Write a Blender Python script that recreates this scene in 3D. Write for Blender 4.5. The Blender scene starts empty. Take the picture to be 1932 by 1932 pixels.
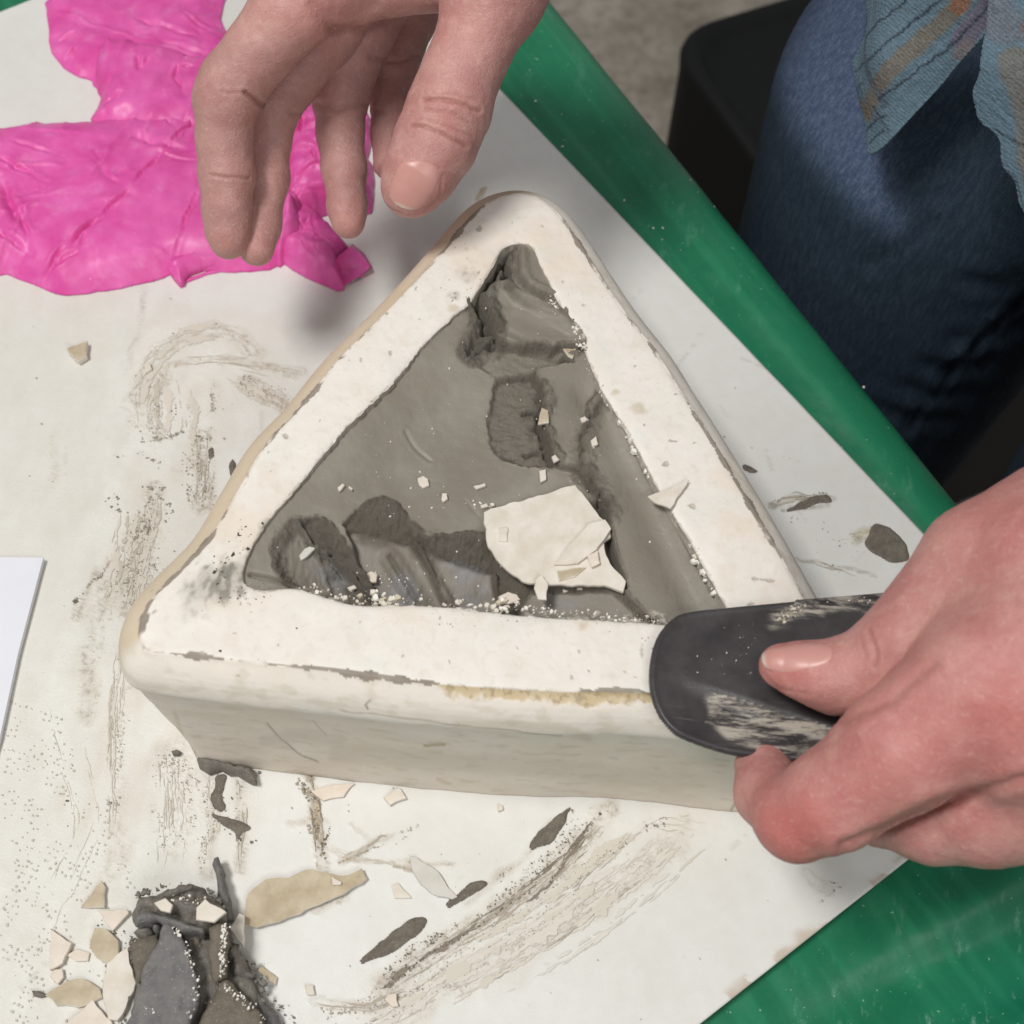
import bpy, bmesh, math, random
import numpy as np
import time; _T0 = time.time()
from mathutils import Vector, Matrix

random.seed(7); rng = np.random.default_rng(7)
CM = 0.01                      # everything below is written in centimetres
scene = bpy.context.scene

# ------------------------------------------------------------------ camera
F_PX, TILT, ROLL = 2635.7, math.radians(29.89), math.radians(6.42)
CAM = np.array([0, -29.6, 51.5])
RX = np.array([[1,0,0],[0,math.cos(TILT),-math.sin(TILT)],[0,math.sin(TILT),math.cos(TILT)]])
RZ = np.array([[math.cos(ROLL),-math.sin(ROLL),0],[math.sin(ROLL),math.cos(ROLL),0],[0,0,1]])
RCAM = RX @ RZ
cd = bpy.data.cameras.new('camera'); cam = bpy.data.objects.new('camera', cd)
scene.collection.objects.link(cam); scene.camera = cam
m = Matrix([list(RCAM[i]) + [CAM[i]*CM] for i in range(3)] + [[0,0,0,1]])
cam.matrix_world = m
cd.sensor_width = 36; cd.lens = 36*F_PX/1932; cd.clip_start = 0.01; cd.clip_end = 50
cd.dof.use_dof = True; cd.dof.focus_distance = 0.53; cd.dof.aperture_fstop = 14.0

# ------------------------------------------------------------------ world and lamps
w = bpy.data.worlds.new('World'); scene.world = w; w.use_nodes = True
w.node_tree.nodes['Background'].inputs[0].default_value = (0.97, 0.985, 1.0, 1)
w.node_tree.nodes['Background'].inputs[1].default_value = 0.25
def area(name, loc, target, sx, sy, power, col):
    l = bpy.data.lights.new(name, 'AREA'); l.shape = 'RECTANGLE'; l.size = sx*CM; l.size_y = sy*CM
    l.energy = power; l.color = col
    o = bpy.data.objects.new(name, l); scene.collection.objects.link(o)
    o.location = Vector(loc)*CM
    o.rotation_euler = (Vector(target)-Vector(loc)).to_track_quat('-Z','Y').to_euler()
    return o
area('ceiling_lamp', (-67, -34, 178), (0, 4, 4), 50, 32, 24.8, (1.0, 0.982, 0.962))
area('second_ceiling_lamp', (70, -130, 170), (5, 0, 0), 110, 70, 11, (0.98, 0.99, 0.985))
vs = scene.view_settings
vs.view_transform = 'Standard'; vs.look = 'None'; vs.exposure = 0; vs.gamma = 1

# ------------------------------------------------------------------ helpers
def at(x, y, z=0.0):
    """point of the plane z (cm) seen at photo position x, y (1932 wide)"""
    d = RCAM @ np.array([(x-966)/F_PX, (966-y)/F_PX, -1.0])
    return CAM + d*((z-CAM[2])/d[2])
def ats(pts, z): return np.array([at(p[0], p[1], z) for p in pts])
def pxscale(P):
    q = (np.asarray(P)-CAM) @ RCAM
    return F_PX/(-q[2])

def tag(o, label=None, cat=None, group=None, kind=None):
    if label: o['label'] = label
    if cat: o['category'] = cat
    if group: o['group'] = group
    if kind: o['kind'] = kind
    return o
def empty(name, loc=(0,0,0)):
    o = bpy.data.objects.new(name, None); scene.collection.objects.link(o)
    o.location = Vector(loc)*CM; o.empty_display_size = 0.02
    return o
def mesh_obj(name, V, Fc, mat, parent=None, smooth=True, origin=None, col=None, attrs=None):
    V = np.asarray(V, dtype=np.float64)
    if parent is not None: origin = np.array(parent.location)/CM
    if origin is None: origin = np.array([V[:,0].mean(), V[:,1].mean(), V[:,2].min()])
    me = bpy.data.meshes.new(name)
    W = ((V-np.asarray(origin))*CM)
    if isinstance(Fc, np.ndarray):
        n = Fc.shape[1]
        me.vertices.add(len(W)); me.vertices.foreach_set('co', W.astype(np.float32).ravel())
        me.loops.add(Fc.size); me.loops.foreach_set('vertex_index', Fc.astype(np.int32).ravel())
        me.polygons.add(len(Fc)); me.polygons.foreach_set('loop_start', np.arange(0, Fc.size, n, dtype=np.int32))
        try: me.polygons.foreach_set('loop_total', np.full(len(Fc), n, dtype=np.int32))
        except Exception: pass
        me.update(calc_edges=True); me.validate()
    else:
        me.from_pydata(W.tolist(), [], [list(f) for f in Fc]); me.update()
    if smooth: me.polygons.foreach_set('use_smooth', np.ones(len(me.polygons), dtype=bool))
    if col is not None:
        a = me.color_attributes.new('Col', 'FLOAT_COLOR', 'POINT')
        c4 = np.ones((len(W), 4), dtype=np.float32); c4[:, :3] = col
        a.data.foreach_set('color', c4.ravel())
    for k, v in (attrs or {}).items():
        a = me.attributes.new(k, 'FLOAT', 'POINT'); a.data.foreach_set('value', np.asarray(v, dtype=np.float32))
    me.materials.append(mat)
    o = bpy.data.objects.new(name, me); scene.collection.objects.link(o)
    if parent is not None: o.parent = parent
    else: o.location = Vector(origin)*CM
    return o

# gradient noise in numpy
_perm = rng.permutation(256); _perm = np.concatenate([_perm, _perm, _perm])
_perm32 = _perm[:256].astype(np.int32)
_g = rng.normal(size=(256, 3)); _g /= np.linalg.norm(_g, axis=1)[:, None]
_h2 = rng.normal(size=(256, 2)); _h2 /= np.linalg.norm(_h2, axis=1)[:, None]
_hx, _hy = _h2[:, 0].astype(np.float32), _h2[:, 1].astype(np.float32)
def noise2(x, y, s):
    x, y = np.broadcast_arrays(np.asarray(x, np.float32), np.asarray(y, np.float32))
    k = int(abs(s*37.7)) % 251; x = x+np.float32(k*1.37); y = y-np.float32(k*.71)
    xf0, yf0 = np.floor(x), np.floor(y); xi, yi = xf0.astype(np.int32) & 255, yf0.astype(np.int32) & 255
    xf, yf = x-xf0, y-yf0
    u = xf*xf*xf*(xf*(xf*6-15)+10); v = yf*yf*yf*(yf*(yf*6-15)+10)
    P = _perm32
    A0, A1 = P[xi], P[(xi+1) & 255]
    def gr(a, j, dx, dy):
        h = P[(a+j+k) & 255]; return _hx[h]*dx+_hy[h]*dy
    n00 = gr(A0, yi, xf, yf); n10 = gr(A1, yi, xf-1, yf); j1 = (yi+1) & 255; n01 = gr(A0, j1, xf, yf-1); n11 = gr(A1, j1, xf-1, yf-1)
    a = n00+u*(n10-n00); b = n01+u*(n11-n01)
    return (a+v*(b-a))*1.45
def noise(x, y, z=0.0):
    if np.ndim(z) == 0: return noise2(x, y, float(z))
    x, y, z = np.broadcast_arrays(np.asarray(x, float), np.asarray(y, float), np.asarray(z, float))
    xi, yi, zi = np.floor(x).astype(int), np.floor(y).astype(int), np.floor(z).astype(int)
    xf, yf, zf = x-xi, y-yi, z-zi
    u, v, t = [a*a*a*(a*(a*6-15)+10) for a in (xf, yf, zf)]
    out = 0
    for dx in (0, 1):
        for dy in (0, 1):
            for dz in (0, 1):
                h = _perm[_perm[_perm[(xi+dx) & 255] + ((yi+dy) & 255)] + ((zi+dz) & 255)]
                g = _g[h]
                out = out + ((u if dx else 1-u)*(v if dy else 1-v)*(t if dz else 1-t)
                             * (g[..., 0]*(xf-dx)+g[..., 1]*(yf-dy)+g[..., 2]*(zf-dz)))
    return out*1.6
def fbm(x, y, z=0.0, o=4, lac=2.03, gain=0.5):
    s = 0; a = 1; f = 1; n = 0
    for i in range(o):
        s = s + a*noise(np.asarray(x)*f+i*17.3, np.asarray(y)*f-i*9.1, np.asarray(z)*f+i*3.7); n += a; a *= gain; f *= lac
    return s/n
def ridged(x, y, z=0.0, o=3):
    s = 0; a = 1; f = 1; n = 0
    for i in range(o):
        s = s + a*(1-np.abs(noise(np.asarray(x)*f+i*7.3, np.asarray(y)*f-i*5.1, np.asarray(z)*f))*2.2); n += a; a *= .5; f *= 2.1
    return s/n
def ss(a, b, x):
    t = np.clip((x-a)/(b-a), 0, 1); return t*t*(3-2*t)
def poly_sd(X, Y, P):
    """signed distance to polygon P (positive inside) and the nearest boundary point"""
    P = np.asarray(P)[:, :2]; n = len(P)
    best = np.full(X.shape, 1e9); bx = np.zeros(X.shape); by = np.zeros(X.shape); ins = np.zeros(X.shape, bool)
    for i in range(n):
        a, b = P[i], P[(i+1) % n]; e = b-a; L = max(e@e, 1e-12)
        t = np.clip(((X-a[0])*e[0]+(Y-a[1])*e[1])/L, 0, 1)
        qx, qy = a[0]+t*e[0], a[1]+t*e[1]
        d = (X-qx)**2+(Y-qy)**2
        k = d < best; best = np.where(k, d, best); bx = np.where(k, qx, bx); by = np.where(k, qy, by)
        c = ((a[1] > Y) != (b[1] > Y)) & (X < (b[0]-a[0])*(Y-a[1])/(b[1]-a[1]+1e-12)+a[0])
        ins ^= c
    d = np.sqrt(best)
    return np.where(ins, d, -d), bx, by
def line_d(X, Y, P):
    """distance to an open polyline, and the position along it (cm)"""
    P = np.asarray(P)[:, :2]; best = np.full(X.shape, 1e9); al = np.zeros(X.shape); acc = 0
    for i in range(len(P)-1):
        a, b = P[i], P[i+1]; e = b-a; L = e@e
        t = np.clip(((X-a[0])*e[0]+(Y-a[1])*e[1])/L, 0, 1)
        d = (X-a[0]-t*e[0])**2+(Y-a[1]-t*e[1])**2
        k = d < best; best = np.where(k, d, best); al = np.where(k, acc+t*math.sqrt(L), al); acc += math.sqrt(L)
    return np.sqrt(best), al
def spline(P, n=8, closed=True):
    P = np.asarray(P, float); N = len(P); out = []
    rngi = range(N) if closed else range(N-1)
    for i in rngi:
        if closed: p0, p1, p2, p3 = P[i-1], P[i], P[(i+1) % N], P[(i+2) % N]
        else: p0, p1, p2, p3 = P[max(i-1, 0)], P[i], P[i+1], P[min(i+2, N-1)]
        for k in range(n):
            t = k/n
            out.append(0.5*((2*p1)+(-p0+p2)*t+(2*p0-5*p1+4*p2-p3)*t*t+(-p0+3*p1-3*p2+p3)*t**3))
    if not closed: out.append(P[-1])
    return np.array(out)
def jag(P, step, amp, seed=0):
    """resample a closed outline and roughen it like a broken edge"""
    P = np.asarray(P, float)[:, :2]; out = []
    for i in range(len(P)):
        a, b = P[i], P[(i+1) % len(P)]; L = np.linalg.norm(b-a); k = max(1, int(L/step))
        nrm = np.array([-(b-a)[1], (b-a)[0]])/max(L, 1e-9)
        for j in range(k):
            q = a+(b-a)*j/k
            out.append(q+nrm*float(noise(q[0]*2.3+seed, q[1]*2.3, seed*1.7))*amp*2 + nrm*random.uniform(-.3, .3)*amp)
    return np.array(out)
def grid_faces(nx, ny):
    i, j = np.meshgrid(np.arange(nx-1), np.arange(ny-1), indexing='ij')
    a = (i*ny+j).ravel()
    return np.stack([a, a+ny, a+ny+1, a+1], 1)
def region_grid(P, sp, margin=0.0):
    """grid cells over polygon P; outer vertices slide onto the outline. returns X, Y, D, faces"""
    P = np.asarray(P)[:, :2]
    x = np.arange(P[:, 0].min()-2*sp, P[:, 0].max()+3*sp, sp); y = np.arange(P[:, 1].min()-2*sp, P[:, 1].max()+3*sp, sp)
    X, Y = np.meshgrid(x, y, indexing='ij')
    D, bx, by = poly_sd(X, Y, P)
    ins = D > 0
    F = grid_faces(len(x), len(y)); keep = ins.ravel()[F].sum(1) >= 2
    F = F[keep]
    X = np.where(ins, X, bx); Y = np.where(ins, Y, by); D = np.where(ins, D, 0)
    used = np.unique(F); remap = np.full(X.size, -1); remap[used] = np.arange(len(used))
    return X.ravel()[used], Y.ravel()[used], D.ravel()[used], remap[F]
def border_loop_close(V, F, zlow):
    """add a skirt from the open border of an upward sheet down to z = zlow (closed body)"""
    e = np.concatenate([F[:, [0, 1]], F[:, [1, 2]], F[:, [2, 3]], F[:, [3, 0]]])
    key = {}
    for a, b in e: key[(a, b)] = 1
    be = [(a, b) for (a, b) in key if (b, a) not in key]
    ids = {}; newV = []
    n = len(V)
    for a, b in be:
        for q in (a, b):
            if q not in ids: ids[q] = n+len(newV); newV.append([V[q][0], V[q][1], zlow if np.isscalar(zlow) else zlow(V[q])])
    nf = [(b, a, ids[a], ids[b]) for a, b in be]
    return np.vstack([V, np.array(newV)]), np.vstack([F, np.array(nf)]), len(newV)

# ------------------------------------------------------------------ materials
def srgb(r, g, b):
    f = lambda c: (c/255/12.92 if c/255 <= .04045 else ((c/255+.055)/1.055)**2.4)
    return np.array([f(r), f(g), f(b)])
class NT:
    def __init__(s, name):
        s.m = bpy.data.materials.new(name); s.m.use_nodes = True; s.t = s.m.node_tree
        s.b = s.t.nodes['Principled BSDF']; s.tc = s.t.nodes.new('ShaderNodeTexCoord')
    def n(s, ty, **kw):
        x = s.t.nodes.new(ty)
        for k, v in kw.items():
            if k.startswith('i_'): x.inputs[k[2:].replace('_', ' ')].default_value = v
            else: setattr(x, k, v)
        return x
    def l(s, a, b): s.t.links.new(a, b)
    def noise(s, scale, detail=4, rough=.5, vec=None, sc3=None, rot=0.0):
        """scale per centimetre"""
        mp = s.n('ShaderNodeMapping'); k = 1.0
        mp.inputs['Scale'].default_value = sc3 if sc3 else (1, 1, 1); mp.inputs['Rotation'].default_value = (0, 0, rot)
        s.l(vec or s.tc.outputs['Object'], mp.inputs['Vector'])
        x = s.n('ShaderNodeTexNoise'); x.inputs['Scale'].default_value = scale/CM
        x.inputs['Detail'].default_value = detail; x.inputs['Roughness'].default_value = rough
        s.l(mp.outputs[0], x.inputs['Vector']); return x.outputs['Fac']
    def ramp(s, fac, stops):
        r = s.n('ShaderNodeValToRGB'); e = r.color_ramp.elements
        while len(e) < len(stops): e.new(0.5)
        for k, (p, c) in enumerate(stops):
            e[k].position = p; e[k].color = (*c, 1) if hasattr(c, '__len__') else (c, c, c, 1)
        s.l(fac, r.inputs[0]); return r.outputs[0]
    def mix(s, fac, a, b, mode='MIX'):
        x = s.n('ShaderNodeMix', data_type='RGBA', blend_type=mode)
        for sock, v in ((x.inputs[0], fac), (x.inputs[6], a), (x.inputs[7], b)):
            if hasattr(v, 'is_output') or isinstance(v, bpy.types.NodeSocket): s.l(v, sock)
            elif np.isscalar(v): sock.default_value = v
            else: sock.default_value = (*v, 1)
        return x.outputs[2]
    def math(s, op, a, b=0.0):
        x = s.n('ShaderNodeMath', operation=op)
        for sock, v in ((x.inputs[0], a), (x.inputs[1], b)):
            if isinstance(v, bpy.types.NodeSocket): s.l(v, sock)
            else: sock.default_value = v
        return x.outputs[0]
    def attr(s, name='Col'): return s.n('ShaderNodeAttribute', attribute_name=name).outputs['Color']
    def attrf(s, name): return s.n('ShaderNodeAttribute', attribute_name=name).outputs['Fac']
    def bump(s, h, strength, dist, prev=None):
        """dist in cm"""
        x = s.n('ShaderNodeBump'); x.inputs['Strength'].default_value = strength; x.inputs['Distance'].default_value = dist*CM
        s.l(h, x.inputs['Height'])
        if prev: s.l(prev, x.inputs['Normal'])
        return x.outputs[0]
    def done(s, color=None, rough=.5, normal=None, spec=.5, **kw):
        if color is not None:
            if isinstance(color, bpy.types.NodeSocket): s.l(color, s.b.inputs['Base Color'])
            else: s.b.inputs['Base Color'].default_value = (*color, 1)
        if isinstance(rough, bpy.types.NodeSocket): s.l(rough, s.b.inputs['Roughness'])
        else: s.b.inputs['Roughness'].default_value = rough
        if normal: s.l(normal, s.b.inputs['Normal'])
        s.b.inputs['Specular IOR Level'].default_value = spec
        for k, v in kw.items(): s.b.inputs[k.replace('_', ' ')].default_value = v
        return s.m

M = {}
# white laminated board, painted per vertex with dried residue, plus fine dust
t = NT('laminate_board'); c = t.attr()
n1 = t.noise(1.2, 5, .6); n2 = t.noise(14, 3, .7)
c = t.mix(t.ramp(n1, [(.35, 0), (.7, .16)]), c, srgb(200, 192, 176))
c = t.mix(t.ramp(n2, [(.68, 0), (.75, .35)]), c, srgb(150, 144, 132))
res = t.attrf('residue'); spk = t.attrf('speck')
sf = t.math('ADD', t.noise(4.2, 5, .68), t.math('MULTIPLY', spk, .17))
c = t.mix(t.math('MULTIPLY', t.ramp(sf, [(.60, 0), (.74, .75)]), t.ramp(spk, [(.05, 0), (.5, 1)])), c, t.mix(t.noise(.8, 2), srgb(172, 162, 148), srgb(192, 181, 164)))
sg = t.noise(2.6, 5, .7, sc3=(1, .35, 1)); c = t.mix(t.math('MULTIPLY', t.ramp(sg, [(.50, 0), (.60, .6)]), t.ramp(spk, [(.02, 0), (.4, 1)])), c, srgb(228, 224, 214))
b = t.bump(t.noise(22, 3, .7), .35, .02); b = t.bump(t.math('MULTIPLY', t.noise(9, 4, .7), res), .8, .10, b)
M['board'] = t.done(c, t.math('ADD', t.math('MULTIPLY', res, .35), t.ramp(t.noise(3, 3), [(.3, .32), (.7, .5)])), b, .45)
# plaster
t = NT('plaster'); c = t.attr()
c = t.mix(t.ramp(t.noise(.9, 5, .6), [(.35, 0), (.75, .3)]), c, srgb(218, 208, 195))
c = t.mix(t.ramp(t.noise(16, 2, .6), [(.70, 0), (.76, .5)]), c, srgb(165, 152, 132))
b = t.bump(t.noise(1.8, 3, .5), .35, .08); b = t.bump(t.noise(14, 4, .7), .3, .03, b)
M['plaster'] = t.done(c, .62, b, .35)
# wet clay
t = NT('wet_clay'); c = t.attr()
c = t.mix(t.ramp(t.noise(1.3, 5, .6), [(.3, 0), (.75, .45)]), c, srgb(132, 126, 116))
c = t.mix(t.ramp(t.noise(24, 2, .6), [(.66, 0), (.74, .5)]), c, srgb(150, 144, 134))
rg = t.attrf('rough')
b = t.bump(t.noise(3.2, 5, .65), .22, .08); b = t.bump(t.noise(16, 4, .75), .35, .03, b); b = t.bump(t.math('MULTIPLY', t.noise(6, 6, .8, sc3=(1.6, .6, 1)), rg), 1.0, .22, b)
M['clay'] = t.done(c, t.ramp(t.noise(1.1, 4), [(.35, .36), (.65, .58)]), b, .42)
def flat_clay(name, a, b_, rough=.6):
    t = NT(name)
    c = t.mix(t.ramp(t.noise(2.2, 5, .7), [(.35, 0), (.65, 1)]), a, b_); c = t.mix(t.ramp(t.noise(14, 2), [(.66, 0), (.72, .6)]), c, srgb(190, 184, 172))
    bb = t.bump(t.noise(4, 6, .7), .7, .12); bb = t.bump(t.noise(18, 3, .7), .4, .03, bb)
    return t.done(c, rough, bb, .35)
M['clay_plain'] = flat_clay('clay_plain', srgb(112, 107, 101), srgb(132, 126, 116), .55)
M['clay_blue'] = flat_clay('clay_blue_grey', srgb(108, 106, 106), srgb(128, 125, 121), .55)
M['clay_brown'] = flat_clay('clay_brown_grey', srgb(104, 97, 85), srgb(124, 115, 101), .6)
M['clay_smear'] = flat_clay('dried_clay_smear', srgb(104, 96, 86), srgb(126, 118, 106), .7)
def shard_mat(name, a, b_, back=None):
    t = NT(name)
    c = t.mix(t.ramp(t.noise(1.3, 4, .6), [(.35, 0), (.7, 1)]), a, b_)
    bb = t.bump(t.noise(9, 4, .7), .3, .03)
    return t.done(c, .6, bb, .35)
M['shard'] = shard_mat('plaster_shard', srgb(214, 204, 188), srgb(230, 223, 212))
M['shard_pink'] = shard_mat('plaster_shard_cream', srgb(218, 204, 188), srgb(230, 220, 206))
M['shard_tan'] = shard_mat('plaster_shard_tan', srgb(178, 162, 134), srgb(204, 191, 166))
M['shard_grey'] = shard_mat('plaster_shard_grey', srgb(200, 196, 186), srgb(212, 208, 200))
t = NT('residue_flakes'); M['flakes'] = t.done(t.attr(), .8, None, .2)
t = NT('white_paper'); M['paper'] = t.done(t.mix(t.noise(.5, 2), srgb(222, 223, 230), srgb(230, 231, 236)), .6, t.bump(t.noise(.3, 2), .2, .1), .3)
# green vinyl
t = NT('green_vinyl'); tc = t.attr()
c = t.mix(t.ramp(t.noise(.35, 4, .6), [(.3, 0), (.7, .5)]), tc, srgb(36, 128, 90))
sp = t.ramp(t.noise(5, 2, .5), [(.72, 0), (.76, 1)])
c = t.mix(t.math('MULTIPLY', sp, .45), c, srgb(190, 215, 200))
dst = t.attrf('dust')
st = t.ramp(t.noise(1.3, 6, .75, sc3=(1, .30, 1)), [(.57, 0), (.70, 1)])
c = t.mix(t.math('MULTIPLY', t.math('MULTIPLY', st, dst), .55), c, srgb(160, 206, 188))
st2 = t.ramp(t.noise(.5, 5, .7), [(.48, 0), (.75, 1)]); c = t.mix(t.math('MULTIPLY', st2, .06), c, srgb(70, 160, 124))
b = t.bump(t.noise(.7, 3, .5), .25, .2); b = t.bump(t.noise(20, 2, .5), .12, .02, b)
M['vinyl'] = t.done(c, t.ramp(t.noise(1, 4), [(.3, .27), (.7, .42)]), b, .5)
# floor
t = NT('concrete_floor')
c = t.mix(t.ramp(t.noise(.09, 6, .65), [(.3, 0), (.7, 1)]), srgb(150, 140, 126), srgb(206, 197, 182))
c = t.mix(t.ramp(t.noise(.5, 5, .7), [(.45, 0), (.7, .5)]), c, srgb(100, 92, 82))
M['floor'] = t.done(c, .7, t.bump(t.noise(.6, 4), .3, .2), .3)
t = NT('black_plastic'); M['blackp'] = t.done(t.mix(t.noise(.3, 4), (.003, .0034, .0034), (.006, .0065, .0065)), .6, t.bump(t.noise(6, 3), .25, .04), .35)
t = NT('black_rubber')
c = t.mix(t.ramp(t.noise(.8, 4, .6), [(.3, 0), (.7, 1)]), srgb(50, 47, 48), srgb(74, 70, 71))
c = t.mix(t.ramp(t.noise(2.4, 5, .7, sc3=(1, 1.3, 1)), [(.66, 0), (.76, .5)]), c, srgb(168, 160, 148))
c = t.mix(t.ramp(t.noise(4, 3, .7, sc3=(.08, 2, 1), rot=.5), [(.64, 0), (.72, .35)]), c, srgb(120, 116, 112)); c = t.mix(t.math('MULTIPLY', t.attrf('smear'), t.ramp(t.noise(1.7, 6, .75, sc3=(.35, 2.0, 1), rot=.36), [(.44, 0), (.58, .92)])), c, srgb(186, 178, 164))
M['rubber'] = t.done(c, .38, t.bump(t.noise(8, 3), .2, .03), .4)
# skin
def skin(name, dark, mid, light):
    t = NT(name)
    c = t.mix(t.ramp(t.noise(.45, 4, .6), [(.32, 0), (.68, 1)]), mid, dark)
    c = t.mix(t.ramp(t.noise(1.3, 5, .6), [(.45, 0), (.75, .55)]), c, light)
    c = t.mix(t.attrf('red'), c, srgb(190, 98, 92))
    c = t.mix(t.math('MULTIPLY', t.attrf('finger_shade'), t.ramp(t.noise(.8, 5, .7), [(.3, .22), (.7, .60)])), c, srgb(166, 128, 121))  # shade on the fingers mixed into the skin as grey-brown
    c = t.mix(t.math('MULTIPLY', t.attrf('crease'), .8), c, srgb(140, 84, 72))
    c = t.mix(t.ramp(t.noise(5, 5, .8), [(.55, 0), (.75, .4)]), c, srgb(226, 206, 196))
    c = t.mix(t.ramp(t.noise(7, 4, .75), [(.30, .35), (.45, 0)]), c, srgb(158, 100, 92))
    v = t.n('ShaderNodeTexVoronoi'); v.inputs['Scale'].default_value = 16/CM*.8; t.l(t.tc.outputs['Object'], v.inputs['Vector'])
    b = t.bump(v.outputs['Distance'], .35, .03); b = t.bump(t.noise(3.2, 5, .7), .45, .08, b)
    b = t.bump(t.noise(7, 4, .75, sc3=(1, 1, .22)), .5, .035, b); b = t.bump(t.noise(6, 4, .75, sc3=(.25, 1, 1)), .35, .03, b)
    return t.done(c, t.ramp(t.noise(2, 3), [(.3, .42), (.7, .56)]), b, .42, Subsurface_Weight=.12, Subsurface_Scale=.004, Subsurface_Radius=(1.0, .35, .2))
M['skin'] = skin('skin', srgb(180, 124, 119), srgb(198, 148, 140), srgb(214, 174, 163))
t = NT('fingernail')
M['nail'] = t.done(t.mix(t.attrf('tip'), t.mix(t.noise(.9, 3), srgb(192, 134, 126), srgb(210, 158, 148)), srgb(224, 200, 186)), .36, t.bump(t.noise(6, 2, sc3=(1, 1, 1)), .08, .02), .5, Subsurface_Weight=.08, Subsurface_Scale=.002)
# nitrile gloves
t = NT('pink_nitrile')
c = t.mix(t.ramp(t.noise(.6, 5, .6), [(.3, 0), (.7, 1)]), srgb(216, 72, 154), srgb(232, 108, 182))
c = t.mix(t.ramp(t.noise(1.1, 5, .7), [(.54, 0), (.72, .32)]), c, srgb(232, 160, 200))
c = t.mix(t.ramp(t.noise(5, 2, .6), [(.74, 0), (.78, .7)]), c, srgb(244, 220, 226))
b = t.bump(t.noise(1.6, 5, .6), .14, .06); b = t.bump(t.noise(20, 3, .6), .15, .02, b)
M['glove'] = t.done(c, t.ramp(t.noise(1.4, 3), [(.3, .36), (.7, .52)]), b, .4, Subsurface_Weight=.15, Subsurface_Scale=.004)
t = NT('denim'); lit = t.attrf('lit_thigh')
base = t.mix(lit, srgb(44, 58, 72), srgb(76, 92, 122))  # lit part of the thigh painted as paler denim
tw = t.n('ShaderNodeTexWave', wave_type='BANDS', bands_direction='DIAGONAL'); tw.inputs['Scale'].default_value = 3.6/CM; tw.inputs['Distortion'].default_value = 7; tw.inputs['Detail'].default_value = 3; tw.inputs['Detail Scale'].default_value = 2
t.l(t.tc.outputs['Object'], tw.inputs['Vector'])
nn = t.noise(6, 5, .85, sc3=(1, 1, .16))
c = t.mix(t.ramp(nn, [(.44, 0), (.62, .75)]), base, t.mix(lit, srgb(66, 80, 94), srgb(120, 134, 160)))
c = t.mix(t.ramp(tw.outputs['Fac'], [(.3, .0), (.8, .22)]), c, srgb(22, 27, 42))
c = t.mix(t.attrf('stitch'), c, srgb(18, 22, 34))
b = t.bump(nn, .5, .06); b = t.bump(tw.outputs['Fac'], .3, .03, b)
M['denim'] = t.done(c, .85, b, .15)
t = NT('plaid_flannel'); c = t.attr()
tw = t.n('ShaderNodeTexWave', wave_type='BANDS', bands_direction='DIAGONAL'); tw.inputs['Scale'].default_value = 3.4/CM; tw.inputs['Distortion'].default_value = 5; tw.inputs['Detail'].default_value = 2
t.l(t.tc.outputs['Object'], tw.inputs['Vector'])
c = t.mix(t.ramp(tw.outputs['Fac'], [(.3, .0), (.8, .22)]), c, srgb(60, 70, 78))
c = t.mix(t.ramp(t.noise(9, 4, .8), [(.45, 0), (.7, .3)]), c, srgb(176, 190, 196))
b = t.bump(tw.outputs['Fac'], .25, .03); b = t.bump(t.noise(6, 4, .8), .5, .06, b); b = t.bump(t.noise(.8, 4, .7), .5, .3, b)
M['plaid'] = t.done(c, .9, b, .15)
t = NT('stitching'); M['thread'] = t.done(srgb(44, 52, 66), .8)

# ------------------------------------------------------------------ surface nets over signed distances
def surface_nets(f, lo, sp):
    s = f < 0
    nx, ny, nz = f.shape
    cnt = np.zeros((nx-1, ny-1, nz-1), np.int8)
    for dx in (0, 1):
        for dy in (0, 1):
            for dz in (0, 1): cnt += s[dx:nx-1+dx, dy:ny-1+dy, dz:nz-1+dz]
    act = (cnt > 0) & (cnt < 8)
    idx = np.full(act.shape, -1, np.int64); I = np.argwhere(act); idx[act] = np.arange(len(I))
    acc = np.zeros((len(I), 3)); n = np.zeros(len(I))
    cor = [(a, b, c) for a in (0, 1) for b in (0, 1) for c in (0, 1)]
    for a in cor:
        for ax in range(3):
            if a[ax]: continue
            b = list(a); b[ax] = 1
            fa = f[I[:, 0]+a[0], I[:, 1]+a[1], I[:, 2]+a[2]]; fb = f[I[:, 0]+b[0], I[:, 1]+b[1], I[:, 2]+b[2]]
            k = (fa < 0) != (fb < 0)
            t_ = np.where(k, fa/(fa-fb+1e-20), 0)
            p = np.tile(np.array(a, float), (len(I), 1)); p[:, ax] += t_
            acc += np.where(k[:, None], p, 0); n += k
    V = lo + (I + acc/n[:, None])*sp
    Fs = []
    for ax in range(3):
        u, v = (ax+1) % 3, (ax+2) % 3
        sl0 = [slice(1, -1)]*3; sl0[ax] = slice(0, -1); sl1 = list(sl0); sl1[ax] = slice(1, None)
        a, b = s[tuple(sl0)], s[tuple(sl1)]
        for sign in (0, 1):
            E_ = np.argwhere((a & ~b) if sign == 0 else (~a & b))
            if len(E_) == 0: continue
            E_[:, u] += 1; E_[:, v] += 1
            q = []
            for du, dv in ((0, 0), (-1, 0), (-1, -1), (0, -1)):
                g = E_.copy(); g[:, u] += du; g[:, v] += dv
                q.append(idx[g[:, 0], g[:, 1], g[:, 2]])
            q = np.stack(q, 1)
            if sign == 0: q = q[:, ::1]
            else: q = q[:, ::-1]
            Fs.append(q[(q >= 0).all(1)])
    return V, np.vstack(Fs)
def cone(P, a, b, ra, rb):
    e = b-a; L = max(e@e, 1e-9)
    t_ = np.clip(((P-a)@e)/L, 0, 1)
    return np.linalg.norm(P-a-t_[:, None]*e, axis=1)-(ra+(rb-ra)*t_)
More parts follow.
